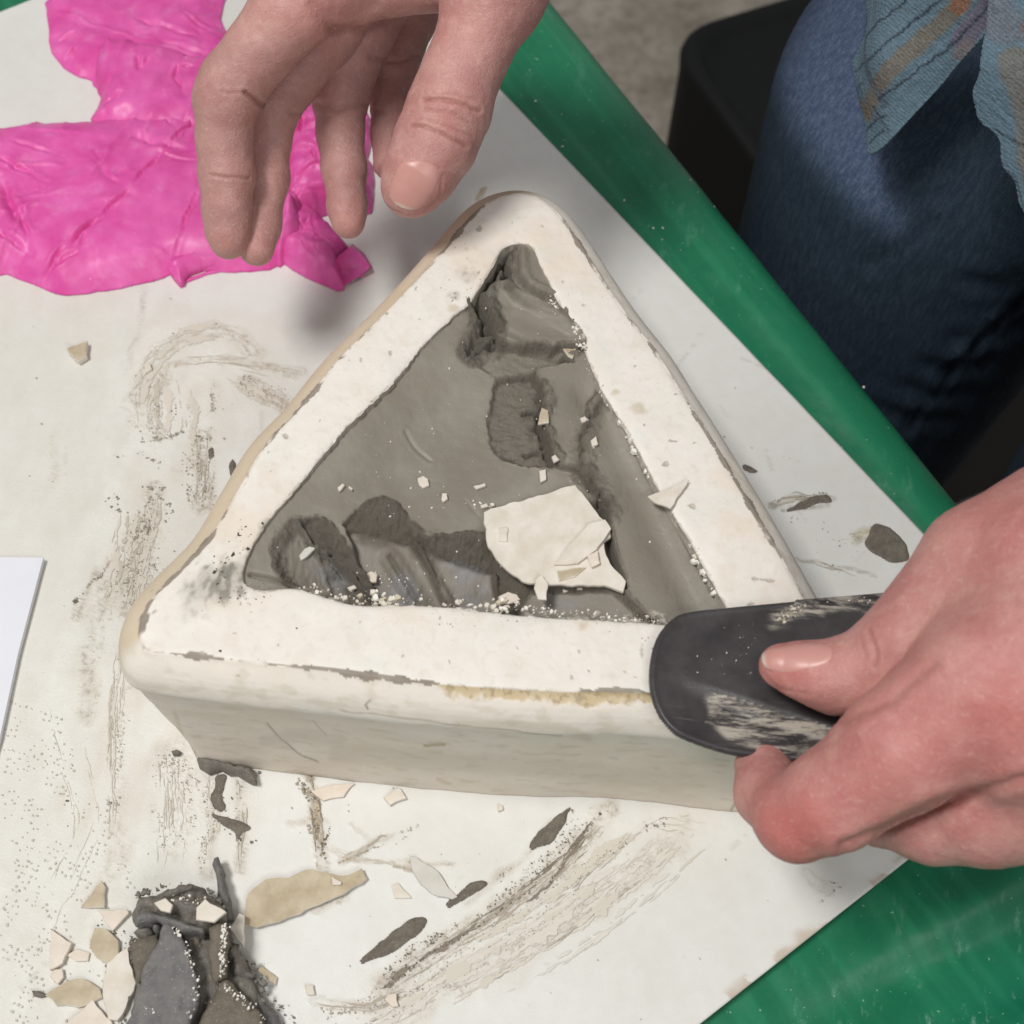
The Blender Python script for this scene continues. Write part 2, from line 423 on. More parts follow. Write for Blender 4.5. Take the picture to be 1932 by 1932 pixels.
def smin(a, b, k):
    h = np.clip(.5+.5*(b-a)/k, 0, 1)
    return b*(1-h)+a*h-k*h*(1-h)
def chain(P, J, k=.25):
    d = None
    for i in range(len(J)-1):
        q = cone(P, J[i][0], J[i+1][0], J[i][1], J[i+1][1])
        d = q if d is None else smin(d, q, k)
    return d
def sdf_mesh(fn, lo, hi, sp):
    lo, hi = np.array(lo, float), np.array(hi, float)
    K = 5; cs = sp*K
    nc = np.ceil((hi-lo)/cs).astype(int)+1
    g = np.stack(np.meshgrid(*[lo[i]+(np.arange(nc[i])+.5)*cs for i in range(3)], indexing='ij'), -1)
    fc = fn(g.reshape(-1, 3)).reshape(nc)
    near = np.abs(fc) < cs*1.3
    f = np.repeat(np.repeat(np.repeat(fc, K, 0), K, 1), K, 2).astype(np.float32)
    nm = np.repeat(np.repeat(np.repeat(near, K, 0), K, 1), K, 2)
    I = np.argwhere(nm)
    P = lo+(I+.5)*sp
    f[nm] = fn(P)
    return surface_nets(f, lo+.5*sp, sp)
def J(x, y, z, rpx):
    p = at(x, y, z); return (p, rpx/pxscale(p))
def normals(V, F):
    a = V[F[:, 2]]-V[F[:, 0]]; b = V[F[:, 3]]-V[F[:, 1]]; n = np.cross(a, b)
    N = np.zeros_like(V)
    for k in range(4): np.add.at(N, F[:, k], n)
    return N/np.maximum(np.linalg.norm(N, axis=1), 1e-12)[:, None]

# ------------------------------------------------------------------ setting: floor, table, cloth, board
o = mesh_obj('floor', [(-400,-400,-88),(400,-400,-88),(400,500,-88),(-400,500,-88)], [(0,1,2,3)], M['floor'], smooth=False)
tag(o, kind='structure')

BC = at(2066, 1352); e1 = at(1765, 1030)-at(940, 165); e1 = -e1/np.linalg.norm(e1)       # from the right corner to the far corner
e2 = np.array([-e1[1], e1[0], 0.]);                                                         # square to it, towards the left
BC = at(1765, 1030) + (-e1)*np.dot(BC-at(1765, 1030), -e1)
q = at(1500, 1790)                                                                          # the near edge passes here
off = np.dot(q-BC, e1); BC = BC + e1*off
pl = at(25, 12); BL = np.dot(pl-BC, e1)                                                     # far left edge
BW = 62.0
ea = at(1060, 0, -.6); eb = at(1815, 925, -.6); ed = (eb-ea)/np.linalg.norm(eb-ea); en = np.array([-ed[1], ed[0], 0.])
if en[0] < 0: en = -en                                                                       # away from the table
# cloth over the table: u along the edge, v across it and down over the edge
tbl = empty('work_table', (ea+ed*20-en*45)[:3]*[1,1,0]+np.array([0,0,-88]))
tag(tbl, 'work table covered by a green vinyl cloth under the white board', 'table')
def slab(name, c0, u, v, lu, lv, z0, z1, mat, parent=None):
    P = [c0, c0+u*lu, c0+u*lu+v*lv, c0+v*lv]
    V = [(*p[:2], z0) for p in P]+[(*p[:2], z1) for p in P]
    F = [(0,3,2,1),(4,5,6,7),(0,1,5,4),(1,2,6,5),(2,3,7,6),(3,0,4,7)]
    return mesh_obj(name, V, F, mat, parent, smooth=False)
t = NT('table_wood'); wood = t.done(t.mix(t.noise(.3, 4, sc3=(1, 6, 1)), srgb(120, 92, 62), srgb(150, 118, 84)), .6)
tc0 = ea-ed*60-en*.8
slab('tabletop', tc0, ed, -en, 150, 90, -3.6, -1.0, wood, tbl)
for a in (8, 136):
    for b_ in (8, 76): slab('leg', tc0+ed*a-en*b_, ed, -en, 6, 6, -88, -3.6, wood, tbl)
us = np.linspace(-62, 92, 430)
vs_ = np.concatenate([np.linspace(-92, -30, 50)[:-1], np.linspace(-30, -1.5, 170)])
prof = [(v, -0.6) for v in vs_]
for a in np.linspace(0, 90, 12)[1:]:
    prof.append((-1.5+1.5*math.sin(math.radians(a)), -0.6-1.5*(1-math.cos(math.radians(a)))))
for z in np.linspace(-2.1, -22, 30)[1:]: prof.append((0.0+.02*(-2.1-z), z))
prof = np.array(prof)
U, A = np.meshgrid(us, np.arange(len(prof)), indexing='ij')
Vv, Zz = prof[A, 0], prof[A, 1]
X = ea[0]+ed[0]*U+en[0]*Vv; Y = ea[1]+ed[1]*U+en[1]*Vv
# soft folds of the cloth: at the near right, where it is not pulled flat
uR = BC-ea; s_near = (X-BC[0])*e1[0]+(Y-BC[1])*e1[1]            # negative beyond the near edge of the board
amp = ss(-0.3, -4.5, s_near)*ss(.5, -3, Vv)
dirv = (X-BC[0])*.80-(Y-BC[1])*.6
wv = (X*.45-Y*.95)
amp = amp*1.5
F_ = np.sin(wv*0.95+1.6*noise(X*.09, Y*.09))*.38+np.sin(wv*2.1+2*noise(X*.12, Y*.1, 3))*.12
Zz = Zz+.05*np.sin(Vv*2.1+.6*noise(U*.06, Vv*.3, 2))*ss(-9, -5, Vv)*ss(-.6, -1.6, Vv)+amp*(F_+.1)*.9+ss(-18, -1, Vv)*.05*noise(U*.25, Vv*.5)+.30*np.exp(-((Vv+2.2)/1.3)**2)*(Zz > -1.2)*(1-amp)+np.where(Zz < -2.2, 1, 0)*0
Vd = np.where(prof[A, 1] < -2.2, noise(U*.12, Zz*.1)*1.2*np.clip((-2.2-Zz)/8, 0, 1), 0)
X = X+en[0]*Vd; Y = Y+en[1]*Vd
Zz = np.where(np.abs(s_near) < 0, Zz, Zz)
sk3 = fbm(U*.04, Vv*1.3, 3, 4).ravel(); col = np.tile(srgb(22, 106, 74), (X.size, 1)); m3 = (ss(-.05, .3, sk3)*.5)[:, None]; col = col*(1-m3)+srgb(46, 134, 96)*m3; m3 = (np.exp(-((Vv+1.6)/.9)**2).ravel()*.35)[:, None]; col = col*(1-m3)+srgb(60, 140, 104)*m3; tealm = (ss(-2, -12, s_near)*.8).ravel()[:, None]
col = col*(1-tealm)+srgb(16, 122, 98)*tealm
o = mesh_obj('tablecloth', np.stack([X.ravel(), Y.ravel(), Zz.ravel()], 1), grid_faces(*X.shape), M['vinyl'], col=col, attrs={'dust': .25+.75*ss(-1, -7, s_near).ravel()})
tag(o, 'green vinyl cloth dusted with plaster specks, rolled over the table edge', 'tablecloth')

# ---- board with residue
def bxy(a, b_): return BC+e1*a+e2*b_
na, nb = int(BL/.115), int(BW/.115)
Aa, Bb = np.meshgrid(np.linspace(0, BL, na), np.linspace(0, BW, nb), indexing='ij')
X = BC[0]+e1[0]*Aa+e2[0]*Bb; Y = BC[1]+e1[1]*Aa+e2[1]*Bb
col = np.tile(srgb(226, 225, 220), (X.size, 1)).reshape(*X.shape, 3)
residue = np.zeros(X.shape); speck = np.zeros(X.shape)
warm = srgb(206, 196, 180); grey = srgb(170, 164, 152); brown = srgb(166, 148, 120); chalk = srgb(234, 233, 226)
g = ss(-.1, .35, fbm(X*.12, Y*.12, 5))*.22; col = col*(1-g[..., None])+srgb(216, 213, 203)*g[..., None]
STROKES = [  # polyline in photo, width px, colour, strength
 ([(262,800),(262,730),(300,665),(360,632),(430,630),(480,665)], 26, warm, .55),
 ([(300,700),(292,770),(298,830)], 28, warm, .9), ([(320,690),(420,680),(560,705)], 16, warm, .55),
 ([(380,830),(383,900),(380,950)], 30, warm, .8), ([(292,920),(290,970),(282,1015)], 26, warm, .9),
 ([(270,1015),(262,1080),(246,1150)], 44, warm, .8), ([(460,720),(545,775)], 26, warm, .7), ([(408,720),(395,780)], 16, grey, .35),
 ([(235,1030),(190,1080),(160,1120),(140,1170)], 12, srgb(196,192,172), .7), ([(215,1060),(180,1200),(160,1350)], 26, srgb(208,205,190), .55),
 ([(236,1280),(218,1360),(216,1500),(216,1640)], 24, warm, .4), ([(330,1420),(335,1500),(330,1600)], 40, warm, .38),
 ([(300,1420),(290,1500),(300,1700)], 20, grey, .2), ([(392,1430),(398,1560),(392,1640)], 20, warm, .5),
 ([(450,1460),(456,1560),(452,1640)], 12, brown, .45),
 ([(580,1465),(600,1540),(606,1640)], 11, srgb(178,162,136), .7), ([(545,1560),(620,1545)], 7, brown, .3),
 ([(620,1605),(700,1622),(850,1634)], 5, warm, .6), ([(640,1622),(690,1600),(740,1570)], 7, brown, .5), ([(735,1632),(790,1640)], 4, brown, .6),
 ([(1290,1560),(1180,1660),(1000,1770),(860,1850),(740,1932)], 26, warm, .42),
 ([(1150,1530),(1069,1620),(941,1722),(809,1800),(725,1862)], 26, warm, .75),
 ([(1060,1540),(980,1620),(880,1700)], 10, brown, .35), ([(590,1890),(700,1900),(860,1845)], 14, warm, .5),
 ([(1290,1600),(1130,1720),(1000,1790)], 16, warm, .28), ([(1120,1700),(900,1830)], 20, srgb(210,204,190), .4),
 ([(600,1700),(640,1690)], 22, warm, .6), ([(1456,950),(1520,940),(1565,945)], 9, grey, .8), ([(1480,962),(1560,955)], 6, grey, .6),
 ([(1610,1015),(1650,1000)], 16, srgb(190,184,160), .6), ([(1495,1045),(1560,1070),(1650,1085)], 4, grey, .6),
 ([(1640,1690),(1600,1730),(1500,1800)], 6, srgb(176,156,124), .0), ([(270,540),(265,600),(240,700)], 5, grey, .35),
 ([(100,820),(105,880),(90,920)], 12, warm, .4), ([(1520,1650),(1560,1680)], 14, grey, .3), ([(700,1590),(660,1560)], 5, brown, .3),
]
for P, wpx, cc, stg in STROKES:
    Pw = spline(ats(P, 0), 5, False) if len(P) > 2 else ats(P, 0)
    wd = wpx/46.0; lo_, hi_ = Pw[:, :2].min(0)-wd*2-.6, Pw[:, :2].max(0)+wd*2+.6
    I = np.nonzero((X > lo_[0]) & (X < hi_[0]) & (Y > lo_[1]) & (Y < hi_[1])); x_, y_ = X[I], Y[I]
    d, al = line_d(x_+.25*noise(x_*.9, y_*.9), y_+.25*noise(x_*.9, y_*.9, 7), Pw)
    nz = fbm(al*1.0, d*5.5, wpx, 3)
    mk = ss(wd*1.15, wd*.5, d+nz*wd*.9)*min(1, stg*1.35)*np.clip(.75+nz*1.4, .2, 1.15)
    mk = np.clip(mk, 0, 1); col[I] = col[I]*(1-mk[..., None])+cc*mk[..., None]; residue[I] = np.maximum(residue[I], mk); speck[I] = np.maximum(speck[I], mk)
for P, wpx, cc_, stg in [([(120,560),(60,1000),(130,1300),(120,1700),(200,1932)], 260, srgb(214, 209, 194), .6), ([(330,640),(310,900),(260,1150),(240,1500)], 120, srgb(212, 202, 186), .55), ([(480,640),(420,800)], 110, srgb(220, 212, 198), .5), ([(1250,1560),(1000,1740),(700,1920)], 80, srgb(214, 205, 192), .45), ([(420,1480),(380,1620)], 90, srgb(218, 211, 198), .5)]:
    d, al = line_d(X, Y, ats(P, 0)); mk = ss(wpx/46., wpx/130., d+fbm(X*.4, Y*.4, 91)*2.2)*stg*(.65+.5*fbm(X*1.2, Y*.5, 92, 4)); mk = np.clip(mk, 0, 1)
    col = col*(1-mk[..., None])+cc_*mk[..., None]; residue = np.maximum(residue, mk*.5)
# broad chalky wash round the left and front of the mould
for P, wpx, stg in [([(330,700),(330,900),(200,1300),(250,1700)], 190, .65), ([(1150,1560),(900,1760),(650,1932)], 90, .5)]:
    d, al = line_d(X, Y, ats(P, 0)); mk = ss(wpx/46., wpx/92., d+fbm(X*.5, Y*.5)*1.6)*stg*ss(-.3, .3, fbm(X*.8, Y*.35, 3))
    col = col*(1-mk[..., None])+chalk*mk[..., None]; residue = np.maximum(residue, mk*.7)
# knife scores and scuffs
for k in range(46):
    px, py = random.uniform(0, 1750), random.uniform(560, 1932); L = random.uniform(15, 110); an = random.choice([.9, -.9, 1.3, .2])+random.uniform(-.3, .3)
    P = ats([(px, py), (px+L*math.cos(an), py+L*math.sin(an))], 0)
    I = np.nonzero((X > P[:, 0].min()-.3) & (X < P[:, 0].max()+.3) & (Y > P[:, 1].min()-.3) & (Y < P[:, 1].max()+.3)); d, al = line_d(X[I], Y[I], P)
    mk = ss(.11, .04, d)*random.uniform(.1, .35)*(fbm(al*2, d, k) > -.1); col[I] = col[I]*(1-mk[..., None])+grey*mk[..., None]
# chipped paper-brown rim along the near edge of the board
mk = ss(.45, .1, Aa+fbm(X*.9, Y*.9, 2)*.5)*.55*(fbm(X*.5, Y*.5, 4) > .0); col = col*(1-mk[..., None])+srgb(176, 150, 118)*mk[..., None]
Z = .03*fbm(X*.25, Y*.25, 1)+residue*.02*(1+noise(X*4, Y*4))
V = np.stack([X.ravel(), Y.ravel(), Z.ravel()], 1); F = grid_faces(na, nb)
n0 = len(V)
V, F, k = border_loop_close(V, F, -.45)
cc = np.vstack([col.reshape(-1, 3), np.tile(srgb(190, 170, 140), (k, 1))]); rs = np.concatenate([residue.ravel(), np.zeros(k)]); sk_ = np.concatenate([speck.ravel(), np.zeros(k)])
o = mesh_obj('board', V, F, M['board'], smooth=False, col=cc, attrs={'residue': rs, 'speck': sk_})
o.data.polygons.foreach_set('use_smooth', np.concatenate([np.ones((na-1)*(nb-1), bool), np.zeros(len(o.data.polygons)-(na-1)*(nb-1), bool)]))
tag(o, 'white laminated work board smeared with dried clay and plaster, under the triangular mould', 'board')

# ---- black seat behind the table edge
def rounded(P, r, n=10):
    out = []; N = len(P)
    for i in range(N):
        a, b_, c_ = np.array(P[i-1][:2]), np.array(P[i][:2]), np.array(P[(i+1) % N][:2])
        u = (a-b_)/np.linalg.norm(a-b_); v = (c_-b_)/np.linalg.norm(c_-b_)
        p0, p2 = b_+u*r, b_+v*r
        for k in range(n+1):
            s_ = k/n; out.append((1-s_)**2*p0+2*s_*(1-s_)*b_+s_*s_*p2)
    return np.array(out)
SZ = -40
c0 = at(1248, 62, SZ)[:2]; d1 = (at(1480, -8, SZ)-at(1248, 62, SZ))[:2]; d1 /= np.linalg.norm(d1)
d2 = (at(1262, 262, SZ)-at(1240, 62, SZ))[:2]; d2 = d2-d1*(d1@d2); d2 /= np.linalg.norm(d2)
def seat_ring(ins): return rounded([c0+d1*ins+d2*ins, c0+d1*(42-ins)+d2*ins, c0+d1*(42-ins)+d2*(40-ins), c0+d1*ins+d2*(40-ins)], 6.0-ins*.5, 12)
rings = []
for ins, z in ((1.2, SZ-46), (0.2, SZ-3), (0, SZ-1), (.15, SZ-.3), (.6, SZ), (1.3, SZ-.1), (1.9, SZ-.8), (2.6, SZ-1.3), (4.5, SZ-1.3), (12, SZ-1.6)):
    R_ = seat_ring(ins); rings.append(np.c_[R_, np.full(len(R_), z)])
nR = len(rings[0]); V = np.vstack(rings); F = []
for i in range(len(rings)-1):
    for j in range(nR):
        F.append((i*nR+j, i*nR+(j+1) % nR, (i+1)*nR+(j+1) % nR, (i+1)*nR+j))
F.append(tuple((len(rings)-1)*nR+j for j in range(nR)))
o = mesh_obj('black_stool', V, F, M['blackp'])
tag(o, 'black plastic stool with rounded corner standing on the floor behind the table', 'stool')

# ------------------------------------------------------------------ the plaster mould
H = 9.0
OUT = [(940,372),(985,364),(1022,376),(1052,402),(1080,440),(1132,521),(1178,588),(1236,662),(1281,734),(1323,799),(1374,883),(1442,996),(1494,1088),(1545,1180),(1590,1262),(1606,1305),(1592,1335),(1550,1345),(1480,1338),(1230,1307),(1050,1302),(850,1290),(740,1278),(620,1262),(500,1250),(390,1238),(320,1231),(281,1229),(265,1205),(277,1145),(319,1095),(393,1020),(450,925),(502,838),(570,765),(640,678),(740,578),(830,480),(900,398)]
INN = [(955,463),(1000,461),(1020,500),(1050,560),(1086,622),(1112,680),(1135,735),(1170,790),(1205,850),(1240,920),(1290,1000),(1330,1070),(1365,1135),(1385,1178),(1372,1190),(1250,1176),(1100,1166),(1000,1161),(900,1150),(800,1140),(680,1140),(625,1128),(560,1108),(500,1112),(462,1096),(466,1050),(500,990),(540,942),(600,870),(640,820),(700,760),(755,706),(790,660),(850,600),(890,565),(930,500)]
O_ = spline(ats(OUT, H), 6); I_ = spline(ats(INN, H), 5); C0 = I_[:, :2].mean(0)
NT_ = 1500; th = np.linspace(-math.pi, math.pi, NT_, endpoint=False)
def polar(P):
    a = np.arctan2(P[:, 1]-C0[1], P[:, 0]-C0[0]); r = np.hypot(P[:, 0]-C0[0], P[:, 1]-C0[1]); k = np.argsort(a); a, r = a[k], r[k]
    return np.interp(th, np.r_[a-2*math.pi, a, a+2*math.pi], np.r_[r, r, r])
ro, ri = polar(O_), polar(I_)
def sm(r, k):
    ker = np.hanning(k+2)[1:-1]; ker /= ker.sum(); return np.convolve(np.r_[r[-k:], r, r[:k]], ker, 'same')[k:-k]
ro = sm(ro, 15); ri = sm(ri, 5)
po = np.stack([C0[0]+ro*np.cos(th), C0[1]+ro*np.sin(th)], 1); pi_ = np.stack([C0[0]+ri*np.cos(th), C0[1]+ri*np.sin(th)], 1)
tg = np.roll(po, -12, 0)-np.roll(po, 12, 0); nr = np.stack([tg[:, 1], -tg[:, 0]], 1); nr /= np.linalg.norm(nr, axis=1)[:, None]
for _ in range(3): nr = np.stack([sm(nr[:, 0], 41), sm(nr[:, 1], 41)], 1)
nr /= np.linalg.norm(nr, axis=1)[:, None]
front = ss(.5, .9, -nr[:, 1]); leftc = ss(.75, .95, -nr[:, 0]*.8-nr[:, 1]*.6)
wob = fbm(po[:, 0]*.12, po[:, 1]*.12, 3)
rings = []; meta = []
ti = np.stack([C0[0]+(ri)*np.cos(th), C0[1]+ri*np.sin(th)], 1)
inz = fbm(ti[:, 0]*2.2, ti[:, 1]*2.2, 9, 4)*.12+fbm(ti[:, 0]*.5, ti[:, 1]*.5, 2)*.12
dirr = np.stack([np.cos(th), np.sin(th)], 1)
for z in np.linspace(H-3.0, H-.12, 12):                       # wall of the cavity
    rings.append(np.c_[ti+dirr*(inz[:, None]*.5+.02-(H-z)*.12), np.full(NT_, z)]); meta.append(0)
NF = 56
for s_ in np.linspace(0, 1, NF):                              # flat rim
    P = ti*(1-s_)+po*s_+dirr*(inz*(1-s_)**6)[:, None]
    dI = np.hypot(*(P-ti).T); dO = np.hypot(*(P-po).T)
    z = H-.10*np.exp(-(dI/.14))-.05*np.exp(-dO/.12)+.05*fbm(P[:, 0]*.3, P[:, 1]*.3, 1)+.012*fbm(P[:, 0]*2.5, P[:, 1]*2.5, 4)
    pit = np.clip(noise(P[:, 0]*1.9, P[:, 1]*1.9, 11)-.70, 0, 1); z = z-pit*.35
    if s_ in (0., 1.): pass
    rings.append(np.c_[P, z]); meta.append(1)
_pr = np.array([(0,0),(.07,.07),(.20,.16),(.38,.27),(.56,.40),(.74,.57),(.88,.77),(.98,1.0),(1.05,1.2),(1.07,1.36),(1.06,1.48),(1.0,1.56),(.93,1.60),(.91,1.66)])
_pa = np.r_[0, np.cumsum(np.linalg.norm(np.diff(_pr, axis=0), axis=1))]; _ps = np.linspace(0, _pa[-1], 36)[1:]
for o_, d_ in zip(np.interp(_ps, _pa, _pr[:, 0]), np.interp(_ps, _pa, _pr[:, 1])):
    oo = o_*(.90+.08*wob); dd = d_*(1+.12*wob-.25*ss(.7,1,nr[:,1]*-1)*0)
    zz = H-dd+.03*fbm(po[:, 0]*.7, po[:, 1]*.7, np.full(NT_, d_*2))
    rings.append(np.c_[po+nr*oo[:, None], zz]); meta.append(2)
for s_ in np.linspace(0.02, 1, 46):                            # side wall, drawn in towards the base
    oo = .84-.19*s_-.8*leftc*s_**1.3-.12*np.sin(s_*3.1)+.10*fbm(po[:, 0]*.3, po[:, 1]*.3, np.full(NT_, s_*2.2))+.018*fbm(po[:, 0]*1.4, po[:, 1]*1.4, np.full(NT_, s_*9))
    rings.append(np.c_[po+nr*oo[:, None], np.full(NT_, H-1.7-(H-1.72)*s_)]); meta.append(3)
rings.append(np.c_[ti*0+C0+(po-C0)*.5, np.full(NT_, .02)]); meta.append(4)
NRg = len(rings); V = np.vstack(rings); MT = np.repeat(meta, NT_)
i, j = np.meshgrid(np.arange(NRg-1), np.arange(NT_), indexing='ij')
F = np.stack([i*NT_+j, (i+1)*NT_+j, (i+1)*NT_+(j+1) % NT_, i*NT_+(j+1) % NT_], -1).reshape(-1, 4)
X, Y, Z = V.T
base = srgb(235, 229, 220); col = np.tile(base, (len(V), 1))
def paint(col, mk, cc):
    mk = np.clip(mk, 0, 1)[:, None]; return col*(1-mk)+np.asarray(cc)*mk
col = paint(col, ss(-.1, .4, fbm(X*.22, Y*.22, Z*.3))*.6, srgb(228, 212, 192))
col = paint(col, ss(.1, .5, fbm(X*.5, Y*.5, 8))*.35, srgb(226, 226, 214))
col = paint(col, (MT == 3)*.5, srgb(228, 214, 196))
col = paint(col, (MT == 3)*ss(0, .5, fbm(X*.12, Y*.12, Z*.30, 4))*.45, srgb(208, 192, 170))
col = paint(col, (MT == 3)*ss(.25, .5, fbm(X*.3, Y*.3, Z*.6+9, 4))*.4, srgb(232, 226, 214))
col = paint(col, (MT == 2)*.45, srgb(222, 210, 194)); col = paint(col, (MT == 2)*ss(0, .4, fbm(X*.25, Y*.25, Z*.8+3, 4))*.5, srgb(232, 226, 218))
col = paint(col, (MT >= 2)*ss(.12, .35, fbm(X*.9, Y*.9, Z*2.2+3, 4))*.35, srgb(190, 176, 152)); col = paint(col, (MT >= 2)*ss(.2, .3, fbm(X*.45+Z*.3, Y*.4, Z*1.0+20, 4))*.35, srgb(224, 219, 209))
col = paint(col, (MT == 1)*ss(.12, .4, fbm(X*.8, Y*.8, 71, 5))*.22, srgb(216, 200, 176)); col = paint(col, (MT == 1)*ss(.15, .4, fbm(X*.4, Y*.4, 72, 5))*.3, srgb(222, 224, 218)); col = paint(col, (MT == 1)*ss(.22, .32, fbm(X*2.8, Y*2.8, 73, 4))*.16, srgb(200, 188, 170))
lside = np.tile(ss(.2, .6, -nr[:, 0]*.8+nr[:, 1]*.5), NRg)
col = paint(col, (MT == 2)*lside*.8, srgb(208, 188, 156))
dO = np.tile(0, 1)
# clay caught along the outer edge of the rim
ds, al = line_d(X, Y, np.vstack([po[::6], po[:1]])); n_ = fbm(X*1.1, Y*1.1, 21, 4); n2_ = fbm(X*.28, Y*.28, 5)
edge = ((ds+n_*.22-.02*(MT == 2)) < np.clip(.04+n2_*.20, 0.03, .16))*((MT == 1) | (MT == 2))*(Z > H-.5)
patchy = np.clip(ss(-.12, .05, n2_+n_*.35)+.45*ss(-.3, .1, n_), 0, 1)
col = paint(col, edge*patchy*.9, srgb(124, 112, 98))
# clay smears inside edge
di, al = line_d(X, Y, np.vstack([ti[::6], ti[:1]]))
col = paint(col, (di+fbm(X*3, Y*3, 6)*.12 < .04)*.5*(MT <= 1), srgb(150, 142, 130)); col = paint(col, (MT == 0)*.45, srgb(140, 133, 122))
def pmask(px, py, rx, sc=1.4, th_=0.0, seed=0, z=H):
    p = at(px, py, z); d = np.hypot(X-p[0], Y-p[1]); r = rx/50.
    return ss(r*1.2, r*.3, d+fbm(X*sc, Y*sc, seed, 4)*r*1.0)
top = (MT == 1)
for px, py, rx, a in [(415,1090,34,.75),(395,1110,40,.55),(450,1075,26,.8),(360,1140,34,.3),(440,1110,30,.6),(478,1040,16,.5),(880,520,22,.4),(860,560,14,.4),(500,985,14,.5)]:
    mk = pmask(px, py, rx, 1.6, seed=px)*a*(.5+.9*ss(-.1, .25, fbm(X*2.6, Y*1.6, 31, 4))); col = paint(col, mk*top, srgb(120, 116, 106))
for px, py, rx in [(855,580,12),(880,470,8),(640,655,20),(1205,770,16),(1100,1180,12),(1160,740,8),(700,600,10)]:
    col = paint(col, pmask(px, py, rx, 2, seed=px)*.6*top, srgb(196, 178, 146))
# small dark pits and clay dots
pit = (noise(X*1.9, Y*1.9, 11) > .70); col = paint(col, pit*.6*top, srgb(146, 132, 112))
pd = (noise(X*3.7, Y*3.7, 51) > .74) & (noise(X*.5, Y*.5, 52) > .1); col = paint(col, pd*.7*(MT > 0), srgb(150, 138, 118))
# ochre exposed patch along the front bevel
Pp = ats([(848,1296),(960,1302),(1110,1312),(1240,1308)], H-.3)
d, al = line_d(X, Y, Pp); mk = ss(.42, .22, d+fbm(X*2.2, Y*2.2, 3)*.25)*(MT == 2)*ss(.0, .3, 1.1-al/9+fbm(X, Y)*.5)
col = paint(col, mk*.8, srgb(196, 172, 124)); col = paint(col, mk*(fbm(X*3.5, Y*3.5, 8) > .08)*.6, srgb(150, 128, 92))
V[:, 2] -= (mk*.06)
# scratches on the side wall
qx_, qy_ = (lambda q: (966+F_PX*q[:, 0]/-q[:, 2], 966-F_PX*q[:, 1]/-q[:, 2]))((V-CAM) @ RCAM)
for P_, w_, cc_, st_ in [([(505,1365),(530,1395),(560,1420),(600,1438)], 2.2, srgb(150, 138, 122), .7), ([(694,1338),(690,1330),(698,1322)], 2.2, srgb(120, 108, 94), .8), ([(590,1360),(615,1385)], 2, srgb(170, 158, 140), .5),
  ([(330,1345),(345,1395),(370,1425)], 5, srgb(198, 184, 164), .6), ([(640,1340),(900,1372),(1060,1388)], 2.0, srgb(168, 152, 130), .6), ([(540,1455),(700,1482),(900,1505),(1130,1521)], 3, srgb(180, 168, 150), .4), ([(800,1408),(840,1404)], 3.5, srgb(176, 150, 112), .8), ([(826,1470),(850,1478)], 4, srgb(214, 196, 168), .8), ([(860,1365),(1060,1372),(1110,1392)], 9, srgb(190, 176, 150), .35), ([(640,1420),(900,1440),(1380,1480)], 22, srgb(196, 186, 168), .4), ([(500,1400),(560,1385),(640,1395)], 14, srgb(200, 190, 174), .4)]:
    d, al = line_d(qx_+3*noise(X*1.2, Y*1.2, 81), qy_+3*noise(X*1.2, Y*1.2, 82), np.array(P_, float)); col = paint(col, ss(w_*1.2, w_*.4, d)*(MT >= 2)*st_, cc_)
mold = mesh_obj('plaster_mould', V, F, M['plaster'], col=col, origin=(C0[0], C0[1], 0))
tag(mold, 'cream plaster press mould shaped as a rounded triangle, packed with grey clay', 'mould')

# ------------------------------------------------------------------ clay in the mould
sp = .045
x = np.arange(ti[:, 0].min()-.25, ti[:, 0].max()+.25, sp); y = np.arange(ti[:, 1].min()-.25, ti[:, 1].max()+.25, sp)
X, Y = np.meshgrid(x, y, indexing='ij')
Dm, _, _ = poly_sd(X, Y, ti[::6])
def cpoly(P): return ats(P, H-.6)
def dpx(P, wx=.14, sc=1.6, seed=0):
    nx_ = fbm(X*sc, Y*sc, seed, 4)*wx*2; ny_ = fbm(X*sc, Y*sc, seed+40, 4)*wx*2
    d, _, _ = poly_sd(X+nx_, Y+ny_, cpoly(P)); return d
warp = fbm(X*.35, Y*.35, 2)
h = -0.66+.08*warp+.02*fbm(X*1.6, Y*1.6, 5)
# the flat sheet slopes up to the left wall and down to the middle
dl, _ = line_d(X, Y, cpoly([(448,1070),(500,985),(600,862),(760,695),(890,560)])); h = np.maximum(h+.42*ss(3.2, .2, dl), -.9)+.10*ss(.35, .0, dl)
mid = cpoly([(820,850)])[0]; h = h-.25*np.exp(-((X-mid[0])**2+(Y-mid[1])**2)/9.)
rough = np.zeros(X.shape)
def plate(P, hc, slope=(0, 0), ew=.06, wx=.12, sc=1.6, seed=0, bowl=0.0, rim=0.0, rw=.18, texture=0.0):
    """lay a torn sheet (hc above 0) or cut a scoop (hc below) with height, tilt and a raised lip"""
    global h, rough
    d = dpx(P, wx, sc, seed); Pc = cpoly(P).mean(0)
    ph = hc+slope[0]*(X-Pc[0])+slope[1]*(Y-Pc[1])-bowl*np.clip(d, 0, 1.4)/1.4
    ph = ph+.03*fbm(X*.9+seed, Y*.9, seed)+texture*.16*(ridged(X*1.1, Y*2.6, seed)-.6)
    w_ = ss(-ew, ew, d)
    h = h*(1-w_)+ph*w_+rim*np.exp(-((d+rw*.2)/rw)**2)*(d < rw*2)
    rough = np.maximum(rough*(1-w_*.8), np.clip(texture, 0, 1)*w_); return d
